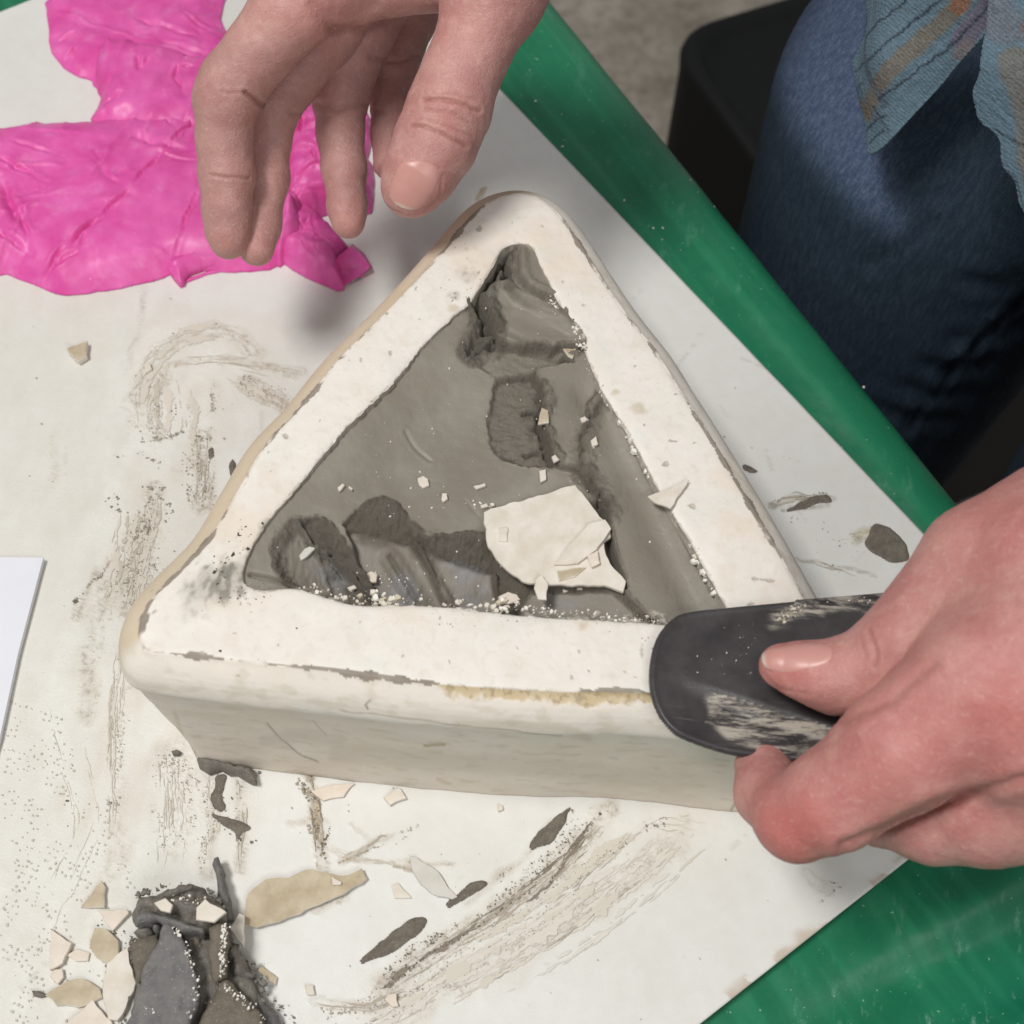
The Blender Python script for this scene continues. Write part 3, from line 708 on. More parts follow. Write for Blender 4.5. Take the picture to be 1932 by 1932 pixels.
# right hand sheets
plate([(1000,690),(1110,668),(1150,730),(1250,900),(1400,1180),(1200,1170),(1160,1080),(1140,960),(1085,890),(1045,880),(1022,800)], -.42, (-.03,.02), .05, .05, seed=3)
plate([(1112,760),(1150,720),(1260,900),(1420,1200),(1230,1180),(1172,1110),(1155,1030),(1140,960),(1098,895),(1092,850)], -.30, (-.01,.03), .04, .04, seed=5, rim=.05, rw=.08)
# dark torn patch
plate([(938,705),(1002,690),(1018,740),(1020,830),(1050,880),(985,872),(932,850),(920,800),(926,750)], -.98, (-.03,0), .09, .10, seed=7, texture=.45)
# strip between
plate([(885,675),(930,660),(1010,668),(1080,690),(1000,704),(940,712),(900,690)], -.72, (0,.02), .08, .08, seed=9, texture=.3)
# hump at the top
plate([(955,455),(1010,455),(1060,560),(1112,668),(1040,672),(930,655),(905,620),(900,575),(925,520)], -.25, (.06,-.03), .05, .10, seed=11, bowl=-.12)
d = dpx([(940,540),(975,560),(1045,600),(1108,655),(1080,680),(1000,662),(935,630),(925,590)], .06, seed=12); h = h+.20*ss(-.25, .12, d)*1-.16*ss(0, .9, d)
dg, al = line_d(X, Y, spline(cpoly([(962,470),(962,520),(985,560),(1045,588)]), 6, False)); h = h-.30*np.exp(-(dg/.28)**2)+.12*np.exp(-((dg-.5)/.2)**2)
dg, al = line_d(X, Y, spline(cpoly([(950,480),(932,520),(908,550),(900,585),(915,620),(890,668)]), 6, False))
nn_ = ridged(X*1.3, Y*1.3, 3); h = h-.45*np.exp(-(dg/.22)**2)*(.4+nn_)+.22*np.exp(-((dg-.36)/.2)**2)*nn_; rough = np.maximum(rough, np.exp(-(dg/.6)**2)*.9)
dg, al = line_d(X, Y, spline(cpoly([(948,500),(955,520),(945,545)]), 6, False)); h = h-.3*np.exp(-(dg/.12)**2)
# scoops along the front
def facet(Q, ew=.04, wx=.05, seed=0, groove=0.0, bump_=.02):
    """a torn or smoothed face through the given corner heights"""
    global h, rough
    Q = [(a, b_, c_ if c_ > -.85 else -.85+(c_+.85)*1.45) for a, b_, c_ in Q]
    P = [(a, b_) for a, b_, c_ in Q]; W_ = cpoly(P); A_ = np.c_[W_[:, :2], np.ones(len(W_))]; co, *_ = np.linalg.lstsq(A_, np.array([c_ for a, b_, c_ in Q]), rcond=None)
    d = dpx(P, wx, 1.6, seed); ph = co[0]*X+co[1]*Y+co[2]+bump_*fbm(X*1.2+seed, Y*1.2, seed)
    if groove: ph = ph+groove*(ridged(X*3.0+.6*noise(X, Y, seed), Y*.9, seed)-.6)+groove*.6*fbm(X*3, Y*3, seed+1)
    w_ = ss(-ew, ew, d); h = h*(1-w_)+ph*w_; rough = np.maximum(rough*(1-w_*.85), (1. if groove else 0)*w_)
facet([(522,1042,-.72),(532,1010,-.68),(560,992,-.72),(600,1030,-1.2),(655,1120,-1.6),(575,1114,-1.2),(535,1092,-.9)], .28, .12, 15)
facet([(600,1030,-1.25),(640,1050,-1.2),(720,1130,-1.55),(690,1145,-1.7),(640,1140,-1.7)], .06, .05, 16)
facet([(566,986,-.62),(600,979,-.6),(626,986,-.6),(645,1012,-.62),(672,1048,-.7),(706,1098,-.95),(716,1120,-1.3),(660,1070,-1.25),(622,1040,-1.3),(590,1018,-1.1)], .045, .05, 17, .13)
facet([(652,990,-.95),(700,990,-1.15),(775,1008,-1.1),(800,1040,-1.15),(848,1115,-1.6),(840,1150,-1.8),(715,1150,-1.8),(705,1095,-1.3),(672,1045,-1.0)], .07, .05, 18, 0, .03)
facet([(646,992,-.66),(672,962,-.6),(690,946,-.6),(720,935,-.6),(748,942,-.6),(768,968,-.62),(780,1000,-.7),(776,1014,-1.05),(740,1006,-1.15),(700,996,-1.15)], .045, .05, 19, .13)
facet([(786,1014,-1.0),(860,1040,-1.25),(930,1060,-1.35),(955,1150,-1.7),(858,1150,-1.8),(812,1055,-1.2)], .07, .05, 20, 0, .03)
facet([(784,1008,-.66),(800,1014,-.68),(832,1005,-.62),(880,1001,-.62),(926,1003,-.62),(934,1062,-1.3),(880,1048,-1.25),(820,1032,-1.1)], .045, .06, 21, .13)
facet([(926,1003,-.62),(960,1010,-.64),(1000,1100,-.9),(1000,1150,-1.3),(952,1150,-1.5),(934,1062,-1.25)], .05, .07, 24, .05)
dg, al = line_d(X, Y, spline(cpoly([(778,992),(800,1030),(832,1085),(852,1112)]), 5, False)); h = h+.16*np.exp(-((dg)/.16)**2)
facet([(1000,1100,-1.0),(1160,1110,-.9),(1190,1140,-.9),(1240,1180,-.8),(960,1165,-1.3),(990,1130,-1.25)], .10, .06, 25)
plate([(1140,960),(1160,1040),(1180,1110),(1150,1100),(1110,1000),(1085,935)], -1.1, (0,0), .07, .06, seed=22, texture=.4)
for P, wd in [([(600,1000),(640,1060),(655,1120)], .25), ([(620,1045),(700,1120)], .12), ([(735,1035),(790,1110)], .2), ([(640,1020),(625,1060)], .1)]:
    dg, al = line_d(X, Y, cpoly(P)); h = h+.13*np.exp(-((dg-wd*.7)/wd)**2)-.12*np.exp(-(dg/(wd*.6))**2)
dg, al = line_d(X, Y, spline(cpoly([(1075,700),(1150,830),(1230,990),(1320,1170)]), 5, False)); h = h-.30*np.exp(-(dg/.7)**2)*ss(0, 1.5, al)
for Pq, dep, wd_, rr in [([(955,470),(948,500),(940,520),(925,545),(912,565)], .45, .12, .12), ([(946,505),(958,520),(950,540),(962,552)], .4, .07, .08), ([(902,566),(900,588),(910,610),(912,628),(930,640),(928,655),(905,664),(888,673)], .5, .08, .20), ([(925,600),(918,622),(925,640)], .35, .06, .08), ([(1016,742),(1024,770),(1016,800),(1026,830),(1040,868)], .38, .07, .10), ([(985,775),(1000,772),(1015,778)], .25, .05, .05), ([(1000,800),(1018,806)], .22, .05, .04), ([(990,850),(1015,846)], .2, .04, .04), ([(1152,742),(1118,790),(1095,850),(1100,896)], .12, .05, .06), ([(1105,900),(1135,950),(1146,975)], .3, .07, .1), ([(690,1000),(730,1004)], .0, .05, .0), ([(815,1016),(800,1018),(786,1010)], .2, .05, .05), ([(905,1012),(880,1030)], .12, .04, .03)]:
    Pw = spline(cpoly(Pq), 5, False) if len(Pq) > 2 else cpoly(Pq)
    xx_, yy_ = X+.22*fbm(X*2.6, Y*2.6, 61, 3), Y+.22*fbm(X*2.6, Y*2.6, 62, 3)
    dg, al = line_d(xx_, yy_, Pw); L = al.max(); e_ = np.clip(np.minimum(al, L-al)/(L*.2+.01), .1, 1)
    h = h-dep*np.exp(-(dg/wd_)**2)*e_+rr*np.exp(-((dg-.26)/.16)**2)*(.4+.8*ridged(X*1.6, Y*1.6, 5)); rough = np.maximum(rough, .7*np.exp(-(dg/.35)**2))
dg, al = line_d(X, Y, spline(cpoly([(964,474),(959,537),(974,568),(1038,592)]), 6, False)); h = h+.22*np.exp(-(dg/.16)**2)
dg, al = line_d(X, Y, spline(cpoly([(927,558),(924,598),(940,630)]), 6, False)); h = h+.20*np.exp(-(dg/.18)**2)
# scarp texture: vertical tearing on steep places
gx, gy = np.gradient(h, sp); steep = np.clip(np.hypot(gx, gy)/1.2, 0, 1)
from_s = steep.copy()
for _ in range(4):
    from_s = (np.roll(from_s, 1, 0)+np.roll(from_s, -1, 0)+np.roll(from_s, 1, 1)+np.roll(from_s, -1, 1)+from_s*2)/6
from_s = np.clip(from_s-.22, 0, 1)*1.25; h = h+from_s*.16*(ridged(X*3.6, Y*1.1, 4)-.55)+rough*.12*fbm(X*2.4, Y*3.4, 12, 4)+.006*fbm(X*8, Y*8, 3)
# faint tool lines on the flat sheet
for k in range(2):
    px, py = random.uniform(620, 960), random.uniform(720, 960); L = random.uniform(20, 70); an = random.choice([.8, .15])+random.uniform(-.2, .2)
    dg, al = line_d(X, Y, cpoly([(px, py), (px+L*math.cos(an), py+L*math.sin(an))])); h = h-.03*np.exp(-(dg/.06)**2)
dg, al = line_d(X, Y, spline(cpoly([(765,812),(782,838),(812,862)]), 5, False)); h = h-.05*np.exp(-(dg/.05)**2)+.015*np.exp(-((dg-.15)/.08)**2)
# crack against the right wall and the front wall
dg, al = line_d(X, Y, spline(cpoly([(1115,690),(1160,770),(1215,880),(1245,935)]), 5, False)); h = h-.7*np.exp(-((dg)/.10)**2)
dg, al = line_d(X, Y, spline(cpoly([(1262,960),(1310,1050),(1350,1120)]), 5, False)); h = h-.55*np.exp(-((dg)/.09)**2)
dg, al = line_d(X, Y, cpoly([(475,1092),(515,1098),(560,1106)])); h = h-.3*np.exp(-((dg)/.07)**2)
col = np.tile(srgb(136, 129, 117), (X.size, 1)); lo_ = h.ravel()
col = paint(col, ss(-.1, .35, fbm(X*.3, Y*.3, 14).ravel())*.6, srgb(152, 147, 136))
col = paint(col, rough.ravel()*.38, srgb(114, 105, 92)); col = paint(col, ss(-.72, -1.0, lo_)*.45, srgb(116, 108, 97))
col = paint(col, from_s.ravel()*.25, srgb(122, 111, 96))
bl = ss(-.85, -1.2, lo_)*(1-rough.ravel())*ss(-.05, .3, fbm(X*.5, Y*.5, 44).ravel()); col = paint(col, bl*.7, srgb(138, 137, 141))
col = paint(col, ss(.05, .35, fbm(X*.35, Y*.35, 24).ravel())*.3, srgb(124, 116, 96))
# plaster dust pressed in along the front wall
dfr, al = line_d(X, Y, cpoly([(560,1112),(640,1132),(700,1138),(900,1150),(1240,1176)])); mk = (ss(.45, .1, dfr+fbm(X*2.2, Y*2.2, 8, 4)*.5)*(fbm(X*3.2, Y*5, 33, 3) > .02)).ravel()
col = paint(col, mk*.85, srgb(216, 208, 194)); h = h+.05*mk.reshape(h.shape)
drr, al = line_d(X, Y, cpoly([(1085,620),(1112,680),(1150,745)])); mk = (ss(.3, .05, drr+fbm(X*3, Y*3, 9, 4)*.3)*(fbm(X*4, Y*4, 30, 3) > .05)).ravel()
col = paint(col, mk*.9, srgb(226, 222, 212)); h = h+.06*mk.reshape(h.shape)
HS = h.copy(); clay_x, clay_y = x, y
def clay_z(px, py):
    """height of the clay under a photo position"""
    z = H-.6
    for _ in range(3):
        p = at(px, py, z); i_ = int(np.clip(round((p[0]-clay_x[0])/sp), 0, len(clay_x)-1)); j_ = int(np.clip(round((p[1]-clay_y[0])/sp), 0, len(clay_y)-1))
        z = H+HS[i_, j_]
    return z
V = np.stack([X.ravel(), Y.ravel(), (H+h).ravel()], 1); F = grid_faces(*X.shape)
keep = (Dm.ravel()[F] > -.18).all(1); F = F[keep]; used = np.unique(F); rm = np.full(len(V), -1); rm[used] = np.arange(len(used))
V, col = V[used], col[used]; F = rm[F]; rgh = np.clip(rough.ravel()*.9+from_s.ravel()*.8, 0, 1)[used]; V, F, k = border_loop_close(V, F, H-2.9); rgh = np.r_[rgh, np.zeros(k)]; col = np.vstack([col, np.tile(srgb(110, 104, 96), (k, 1))])
o = mesh_obj('clay_slab', V, F, M['clay'], col=col, attrs={'rough': rgh})
tag(o, 'wet grey clay pressed into the triangular mould, gouged and torn', 'clay')
# ------------------------------------------------------------------ plaster shards, crumbs, clay scraps
def c4(P): return [(x*.4218, 1507.5+y*.4218) for x, y in P]
def c5(P): return [(489+x*.3374, 1507.6+y*.3374) for x, y in P]
def c6(P): return [(163+x*.4218, 896.4+y*.4218) for x, y in P]
def shard(P, z, th_, mat, label, tilt=(0, 0), bend=0.0, step=.22, amp=.035, name='plaster_shard', cat='shard', group=None, bumpz=0.0):
    W = jag(ats(P, z), step, amp, seed=len(bpy.data.objects))
    c = W.mean(0); R = W-c
    zt = z+R[:, 0]*tilt[0]+R[:, 1]*tilt[1]+bend*(R**2).sum(1)
    zt = zt-zt.min()+z if abs(tilt[0])+abs(tilt[1]) > 0 else zt
    n = len(W); inn = c+R*(1-.025/np.maximum(np.linalg.norm(R, axis=1), .1))[:, None]
    inn2 = c+R*.55; z2 = z+(R[:, 0]*tilt[0]+R[:, 1]*tilt[1])*.55+bend*(R**2).sum(1)*.3+(zt.min()*0)
    off = (zt-(z+R[:, 0]*tilt[0]+R[:, 1]*tilt[1]+bend*(R**2).sum(1))).mean(); z2 = z2+off
    V = np.vstack([np.c_[W, zt], np.c_[W, zt+th_*.75], np.c_[inn, zt+th_]])
    F = []
    for i_ in range(n):
        j_ = (i_+1) % n
        F += [(i_, j_, n+j_, n+i_), (n+i_, n+j_, 2*n+j_, 2*n+i_)]
    F.append(tuple(range(2*n, 3*n))); F.append(tuple(range(n-1, -1, -1)))
    a = sum(W[i_][0]*W[(i_+1) % n][1]-W[(i_+1) % n][0]*W[i_][1] for i_ in range(n))
    if a < 0: F = [f[::-1] for f in F]
    o = mesh_obj(name, V, F, M[mat], smooth=False)
    if mat == 'shard_tan':                                     # white broken edge under a tan skin
        o.data.materials.append(M['shard']); o.data.polygons.foreach_set('material_index', np.array([1]*(2*n)+[0, 1], dtype=np.int32))
    tag(o, label, cat, group); return o
Zb = .05
L_ = [
 (c4([(365,488),(430,400),(455,375),(475,400),(472,490)]), Zb, .16, 'shard_tan', 'small tan triangular plaster shard left of the clay heap, its peak pointing at the mould', (.05,.02)),
 (c4([(440,500),(575,500),(585,520),(505,598)]), Zb, .12, 'shard_pink', 'cream wedge shard tucked against the upper left side of the clay heap', (.1,0)),
 (c4([(235,590),(330,650),(285,740),(225,770)]), Zb, .18, 'shard_pink', 'leftmost cream shard with a dark shadowed right edge, left of the clay heap', (.08,0)),
 (c4([(430,580),(480,590),(540,640),(535,720),(490,745),(430,715),(405,670)]), Zb, .2, 'shard_tan', 'rounded tan stained shard between the cream shards and the clay heap', (0,.06)),
 (c4([(300,700),(350,670),(400,690),(395,720),(340,732)]), Zb, .1, 'shard_pink', 'little cream chip between the leftmost shard and the rounded tan shard', (0,0)),
 (c4([(245,765),(280,765),(290,800),(265,830),(225,800)]), Zb, .15, 'shard_pink', 'small cream chip just below the leftmost cream shard', (.05,0)),
 (c4([(205,880),(300,820),(380,805),(450,850),(462,890),(350,935),(260,922)]), Zb, .15, 'shard_tan', 'tan leaf shaped shard lying beside the long pale shard at the bottom left', (0,.05)),
 (c4([(480,740),(580,670),(590,740),(620,830),(570,940),(530,1000),(490,990),(460,880)]), Zb, .2, 'shard', 'long pale upright shard leaning on the left flank of the clay heap', (.12,.02)),
 (c4([(280,1030),(420,900),(500,1000),(515,1060),(400,1090)]), Zb, .16, 'shard_pink', 'cream shard cut off by the bottom edge of the picture left of the clay heap', (0,.03)),
 (c4([(1030,580),(1075,515),(1100,530),(1095,665),(1060,640)]), .55, .2, 'shard', 'white pointed shard standing between the clay heap and the big tan shard', (.2,.05)),
 (c4([(1095,570),(1110,430),(1190,360),(1290,355),(1370,315),(1450,330),(1540,350),(1622,315),(1642,362),(1540,430),(1400,490),(1250,555),(1150,578)]), .14, .16, 'shard_tan', 'largest tan shard, long and curved with a white broken edge, right of the clay heap', (.0,-.03)),
 (c4([(1485,345),(1532,375),(1525,387),(1488,387)]), .36, .08, 'shard', 'tiny white chip lying on the largest tan shard', (0,0)),
 (c4([(1150,770),(1170,750),(1240,800),(1235,832)]), Zb, .12, 'shard_tan', 'small tan sliver lying right of the clay heap', (0,0)),
 (c4([(1750,390),(1780,380),(1842,440),(1762,447)]), Zb, .07, 'shard', 'small white flake between the big tan shard and the grey oval shard', (0,0)),
 (c5([(845,330),(872,332),(1000,410),(1060,500),(1108,550),(1080,565),(960,530),(880,450),(850,400)]), Zb, .12, 'shard_grey', 'pale grey oval shard lying right of the largest tan shard', (0,.04)),
 (c5([(720,1095),(770,1090),(780,1170),(745,1172),(700,1125)]), Zb, .16, 'shard_pink', 'small cream chip at the bottom amid the clay streaks', (.05,0)),
 (c5([(255,1045),(305,1040),(312,1090),(275,1096)]), Zb, .12, 'shard', 'small white chip at the bottom right of the clay heap', (0,0)),
 (c6([(1005,1415),(1080,1395),(1200,1380),(1150,1440),(1060,1460)]), Zb, .1, 'shard_pink', 'flat pinkish shard lying just in front of the mould beside the brown streak', (0,0)),
 (c6([(1330,1450),(1400,1405),(1432,1450),(1360,1482)]), Zb, .14, 'shard', 'pale cream chip lying in front of the mould right of the flat pinkish shard', (0,.05)),
 (c6([(1840,1475),(1862,1478),(1866,1502),(1838,1508)]), Zb, .1, 'shard', 'tiny cream chip lying close in front of the middle of the mould', (0,0)),
 ([(129,665),(166,651),(167,680),(152,688),(143,684)], Zb, .3, 'shard_tan', 'lone tan chip lying on the clear board left of the mould', (.04,0)),
 ([(270,690),(286,688),(288,700),(277,706)], Zb, .14, 'shard', 'small white crumb chip on the beige smear left of the mould', (0,0)),
 ([(908,355),(918,352),(910,372),(898,380)], Zb, .06, 'shard_tan', 'thin olive flake lying on the board just behind the top of the mould', (0,0)),
]
for P, z, th_, mt, lb, tl in L_: shard(P, z, th_, mt, lb, tl)
def onclay(P, dz=.02): 
    c = np.mean(P, 0); return max(clay_z(*c), max(clay_z(*p) for p in P)-.25)+dz
big = [(912,968),(925,964),(1085,918),(1112,955),(1152,1000),(1150,1015),(1140,1025),(1142,1050),(1160,1075),(1180,1100),(1176,1118),(1140,1108),(1010,1105),(985,1100),(950,1070),(920,1035),(916,1000)]
shard(big, H-.50, .13, 'shard', 'big white plaster shard lying on the wet clay near its front right', step=.18, amp=.04)
L_ = [([(1045,1068),(1075,1030),(1110,992),(1140,985),(1152,1002),(1125,1040),(1090,1066)], H-.36, .09, 'shard', 'smaller white flake lying on the big white shard in the clay', (.03,.03)),
 ([(1050,1080),(1080,1074),(1106,1072),(1085,1090),(1055,1098)], H-.36, .06, 'shard_tan', 'tan sliver lying low on the big white shard in the clay', (0,0)),
 ([(1108,1050),(1128,1040),(1132,1066),(1116,1072)], H-.28, .06, 'shard_pink', 'tan curled chip on the right part of the big white shard', (.1,0)),
 ([(941,997),(958,996),(957,1022),(942,1022)], H-.36, .06, 'shard', 'small squarish white chip on the left part of the big white shard', (0,0)),
 ([(1010,1095),(1022,1088),(1034,1105),(1031,1134),(1016,1132),(1008,1112)], H-.34, .10, 'shard', 'white leaf shaped chip overhanging the front edge of the big white shard', (0,.1)),
 ([(1222,939),(1300,909),(1264,962),(1235,951)], H+.06, .10, 'shard', 'white triangular shard lying on the right rim of the mould', (.04,0)),
 ([(1178,800),(1190,806),(1204,826),(1192,838),(1182,826)], H-.30, .16, 'shard', 'white chunk wedged between the clay and the right wall of the mould', (.1,0)),
]
for P, z, th_, mt, lb, tl in L_: shard(P, z, th_, mt, lb, tl, step=.12, amp=.02)
L_ = [([(1062,662),(1088,660),(1080,680),(1072,676)], 'shard_tan', 'tan triangular chip on the clay under the mould apex'),
 ([(1022,772),(1034,778),(1035,800),(1015,803),(1018,785)], 'shard_tan', 'tan oblong chip beside the dark torn patch of clay'),
 ([(1094,792),(1103,788),(1111,795),(1098,800)], 'shard', 'small white chip on the clay right of the tan oblong chip'),
 ([(1114,834),(1124,826),(1128,840),(1117,846)], 'shard', 'white angular chip on the right hand clay sheet'),
 ([(1040,864),(1047,860),(1055,871),(1045,876)], 'shard', 'white rounded chip on the clay between the torn patch and the big shard'),
 ([(1016,890),(1029,888),(1030,908),(1019,914)], 'shard', 'white rectangular chip on the clay behind the big white shard'),
 ([(788,906),(798,901),(808,906),(810,918),(798,923),(791,917)], 'shard', 'round white chip alone in the middle of the clay'),
 ([(834,934),(843,934),(845,944),(836,950),(832,945)], 'shard', 'small curled white chip left of the row of crumbs on the clay'),
 ([(893,921),(915,914),(917,919),(899,926)], 'shard', 'thin white sliver on the clay left of the rectangular chip'),
 ([(637,922),(647,914),(651,918),(641,930)], 'shard', 'narrow white chip above the middle scoop in the clay'),
 ([(658,919),(666,924),(664,928),(657,923)], 'shard', 'tiny white sliver right of the narrow chip in the clay'),
 ([(565,1050),(575,1038),(590,1032),(597,1038),(580,1052),(568,1060)], 'shard_grey', 'grey oblong chip lying in the left scoop of the clay'),
 ([(687,1086),(700,1080),(712,1086),(710,1102),(690,1100)], 'shard_pink', 'cream chip at the front of the clay between the scoops'),
 ([(655,1110),(668,1106),(674,1112),(660,1118)], 'shard', 'small white chip on the clay edge below the left scoop'),
 ([(906,956),(918,952),(922,958),(909,962)], 'shard', 'white crumb just above the upper left corner of the big shard'),
 ([(924,952),(932,951),(934,957),(926,958)], 'shard', 'white crumb right above the edge of the big shard'),
 ([(940,1128),(958,1120),(975,1126),(982,1136),(960,1142),(945,1140)], 'shard_pink', 'cream chip on the front edge of the clay below the big shard'),
 ([(1086,1105),(1100,1104),(1098,1114),(1088,1114)], 'shard', 'small white chip peeping from under the front edge of the big shard'),
 ([(1060,1113),(1066,1108),(1074,1116),(1063,1120)], 'shard', 'tiny white chip in front of the big shard on the clay'),
]
for P, mt, lb in L_:
    shard(P, onclay(P), .11, mt, lb, (random.uniform(-.12, .12), random.uniform(-.12, .12)), step=.08, amp=.012)

# crumbs too many to count, as one object per place
def flakes(name, pts, sizes, cols, hs, mat, kind_label=None):
    V = []; F = []; C = []
    for (x_, y_, z_), s_, c_, h_ in zip(pts, sizes, cols, hs):
        n = random.choice((4, 5, 5, 6)); a0 = random.random()*6.28; el = random.uniform(.45, 1); rot = random.random()*3.14
        b_ = len(V); ring = []
        for k in range(n):
            a = a0+6.283*k/n+random.uniform(-.3, .3); r = s_*random.uniform(.65, 1.1)
            u, v = r*math.cos(a), r*math.sin(a)*el
            ring.append((u*math.cos(rot)-v*math.sin(rot), u*math.sin(rot)+v*math.cos(rot)))
        for (u, v) in ring: V.append((x_+u, y_+v, z_))
        for (u, v) in ring: V.append((x_+u*.8, y_+v*.8, z_+h_*random.uniform(.8, 1.1)))
        for k in range(n): F.append((b_+k, b_+(k+1) % n, b_+n+(k+1) % n, b_+n+k))
        F.append(tuple(b_+n+k for k in range(n))); C += [c_]*(2*n)
    o = mesh_obj(name, V, F, M[mat], smooth=False, col=np.array(C)); tag(o, kind='stuff'); return o
W1, W2, W3 = srgb(238, 234, 226), srgb(222, 214, 200), srgb(200, 190, 168)
pts, sz, cl, hs = [], [], [], []
def crumb_line(P, wpx, n, s0, s1, zf, cols=(W1, W1, W2)):
    P = np.array(P, float); seg = np.linalg.norm(np.diff(P, axis=0), axis=1); cs = np.r_[0, np.cumsum(seg)]
    cent = [random.uniform(0, cs[-1]) for _ in range(max(3, n//12))]
    for _ in range(n):
        s_ = np.clip(random.gauss(random.choice(cent), 14) if random.random() < .7 else random.uniform(0, cs[-1]), 0, cs[-1])
        x_ = np.interp(s_, cs, P[:, 0])+random.gauss(0, wpx); y_ = np.interp(s_, cs, P[:, 1])+random.gauss(0, wpx)
        z = zf(x_, y_); p = at(x_, y_, z); r = s0+(s1-s0)*random.random()**3
        pts.append((p[0], p[1], z-.01)); sz.append(r); cl.append(random.choice(cols)); hs.append(r*random.uniform(.5, 1.1))
cz = lambda a, b_: clay_z(a, b_)
def rz(a, b_): return H+.0
crumb_line([(1085,618),(1112,676),(1135,735)], 5, 170, .02, .11, lambda a, b_: max(cz(a, b_), H-.35))
crumb_line([(1040,572),(1052,585)], 6, 60, .02, .10, cz)
crumb_line([(1135,735),(1180,800),(1240,915)], 6, 130, .012, .2, lambda a, b_: max(cz(a, b_), H-.3))
crumb_line([(1265,960),(1330,1070),(1362,1130)], 6, 120, .012, .18, lambda a, b_: max(cz(a, b_), H-.3))
crumb_line([(560,1108),(640,1128),(720,1138),(900,1148),(1010,1140)], 9, 300, .012, .17, lambda a, b_: max(cz(a, b_), H-.35), (W1, W2, W2, W3))
crumb_line([(1010,1150),(1240,1172)], 5, 110, .02, .09, lambda a, b_: max(cz(a, b_), H-.3))
crumb_line([(690,1080),(760,1100)], 8, 60, .015, .07, cz)
crumb_line([(905,950),(940,970)], 8, 14, .03, .08, cz)
for _ in range(330):
    for _k in range(50):
        a, b_ = random.uniform(520, 1330), random.uniform(500, 1130)
        p = at(a, b_, H-.6); d, _, _ = poly_sd(np.array([p[0]]), np.array([p[1]]), ti[::12])
        if d[0] > .3: break
    z = cz(a, b_); p = at(a, b_, z); r = .012+.05*random.random()**6; pts.append((p[0], p[1], z-.004)); sz.append(r); cl.append(random.choice((W1, W2))); hs.append(r*.6)
flakes('plaster_crumbs', pts, sz, cl, hs, 'flakes')
# chalk crumbs on the rim, and dark flakes in place of pits
pts, sz, cl, hs = [], [], [], []
crumb_line([(640,1180),(900,1178),(1000,1180),(1220,1210)], 14, 90, .015, .06, rz, (W1, W2, W3, srgb(150, 140, 124)))
crumb_line([(850,560),(900,520),(870,470)], 16, 60, .015, .06, rz, (W3, srgb(150, 138, 120), W2))
crumb_line([(400,1080),(460,1000),(420,1130),(520,1110)], 12, 120, .015, .06, rz, (srgb(110, 106, 98), srgb(90, 86, 80), W2))
for a, b_, r in [(452,1008,.15),(437,1045,.18),(405,1079,.13),(468,1035,.08),(424,1062,.09),(495,987,.06),(560,1185,.05),(415,1228,.07)]:
    p = at(a, b_, H); pts.append((p[0], p[1], H-.03)); sz.append(r); cl.append(srgb(72, 67, 60)); hs.append(.04)  # dark flakes; the biggest stand in for black holes by the inner corner
flakes('rim_crumbs_and_pits', pts, sz, cl, hs, 'flakes')

# dried residue on the board: flakes of clay strung along the smears
D1, D2, D3, D4 = srgb(146, 138, 126), srgb(172, 163, 149), srgb(192, 182, 167), srgb(118, 108, 96)
pts, sz, cl, hs = [], [], [], []
def residue_line(P, wpx, n, s0, s1, cols, cl_sd=10, z=.045):
    n = int(n*.4); s1 = s1*1.25
    P = np.array(P, float); seg = np.linalg.norm(np.diff(P, axis=0), axis=1); cs = np.r_[0, np.cumsum(seg)]
    cent = [(random.uniform(0, cs[-1]), random.gauss(0, wpx*.5)) for _ in range(max(4, n//14))]
    for _ in range(n):
        c_ = random.choice(cent); s_ = np.clip(random.gauss(c_[0], cl_sd), 0, cs[-1]); k = min(np.searchsorted(cs, s_), len(P)-1); k = max(k, 1)
        d_ = (P[k]-P[k-1])/max(seg[k-1], 1e-6); q_ = P[k-1]+d_*(s_-cs[k-1]); off_ = c_[1]+random.gauss(0, wpx*.16)
        q_ = q_+np.array([-d_[1], d_[0]])*off_
        p = at(q_[0], q_[1], 0); r = s0+(s1-s0)*random.random()**2.5
        pts.append((p[0], p[1], z)); sz.append(r); cl.append(random.choice(cols)); hs.append(.012+r*.10)
G = (D1, D2, D2, D3)
residue_line([(300,730),(296,780),(300,832)], 28, 420, .012, .05, G)
residue_line([(270,815),(300,832),(345,815)], 6, 90, .02, .08, G)
residue_line([(388,825),(382,890),(380,955)], 34, 620, .012, .055, G)
residue_line([(292,920),(290,970),(278,1020)], 26, 480, .015, .075, (D1, D2))
residue_line([(268,1015),(262,1080),(246,1140)], 36, 800, .012, .05, G)
residue_line([(455,722),(500,745),(548,775)], 30, 340, .012, .045, G)
residue_line([(404,720),(400,775)], 14, 110, .02, .07, G)
residue_line([(210,860),(280,852),(300,868),(296,890)], 14, 60, .02, .09, (D1,))
residue_line([(206,940),(225,960),(225,975)], 14, 40, .02, .10, (D1,))
residue_line([(235,1035),(200,1070),(165,1115),(140,1132)], 6, 120, .015, .06, (D1, D2))
residue_line([(236,1180),(222,1300),(215,1420),(212,1560)], 20, 420, .012, .045, (D2, D3))
residue_line([(330,1425),(332,1500),(326,1600)], 40, 520, .012, .04, (D2, D3)); residue_line([(395,1440),(400,1530),(392,1640)], 18, 360, .012, .045, G)
residue_line([(360,1450),(360,1560)], 16, 200, .012, .04, (D2, D3)); residue_line([(452,1465),(456,1600)], 10, 160, .012, .04, (D2, D3))
residue_line([(574,1466),(580,1500),(594,1515),(600,1560),(606,1640)], 12, 620, .012, .07, (D4, D2, D2, srgb(170,152,126)))
residue_line([(622,1550),(612,1590),(604,1600)], 6, 60, .02, .06, (D4,))
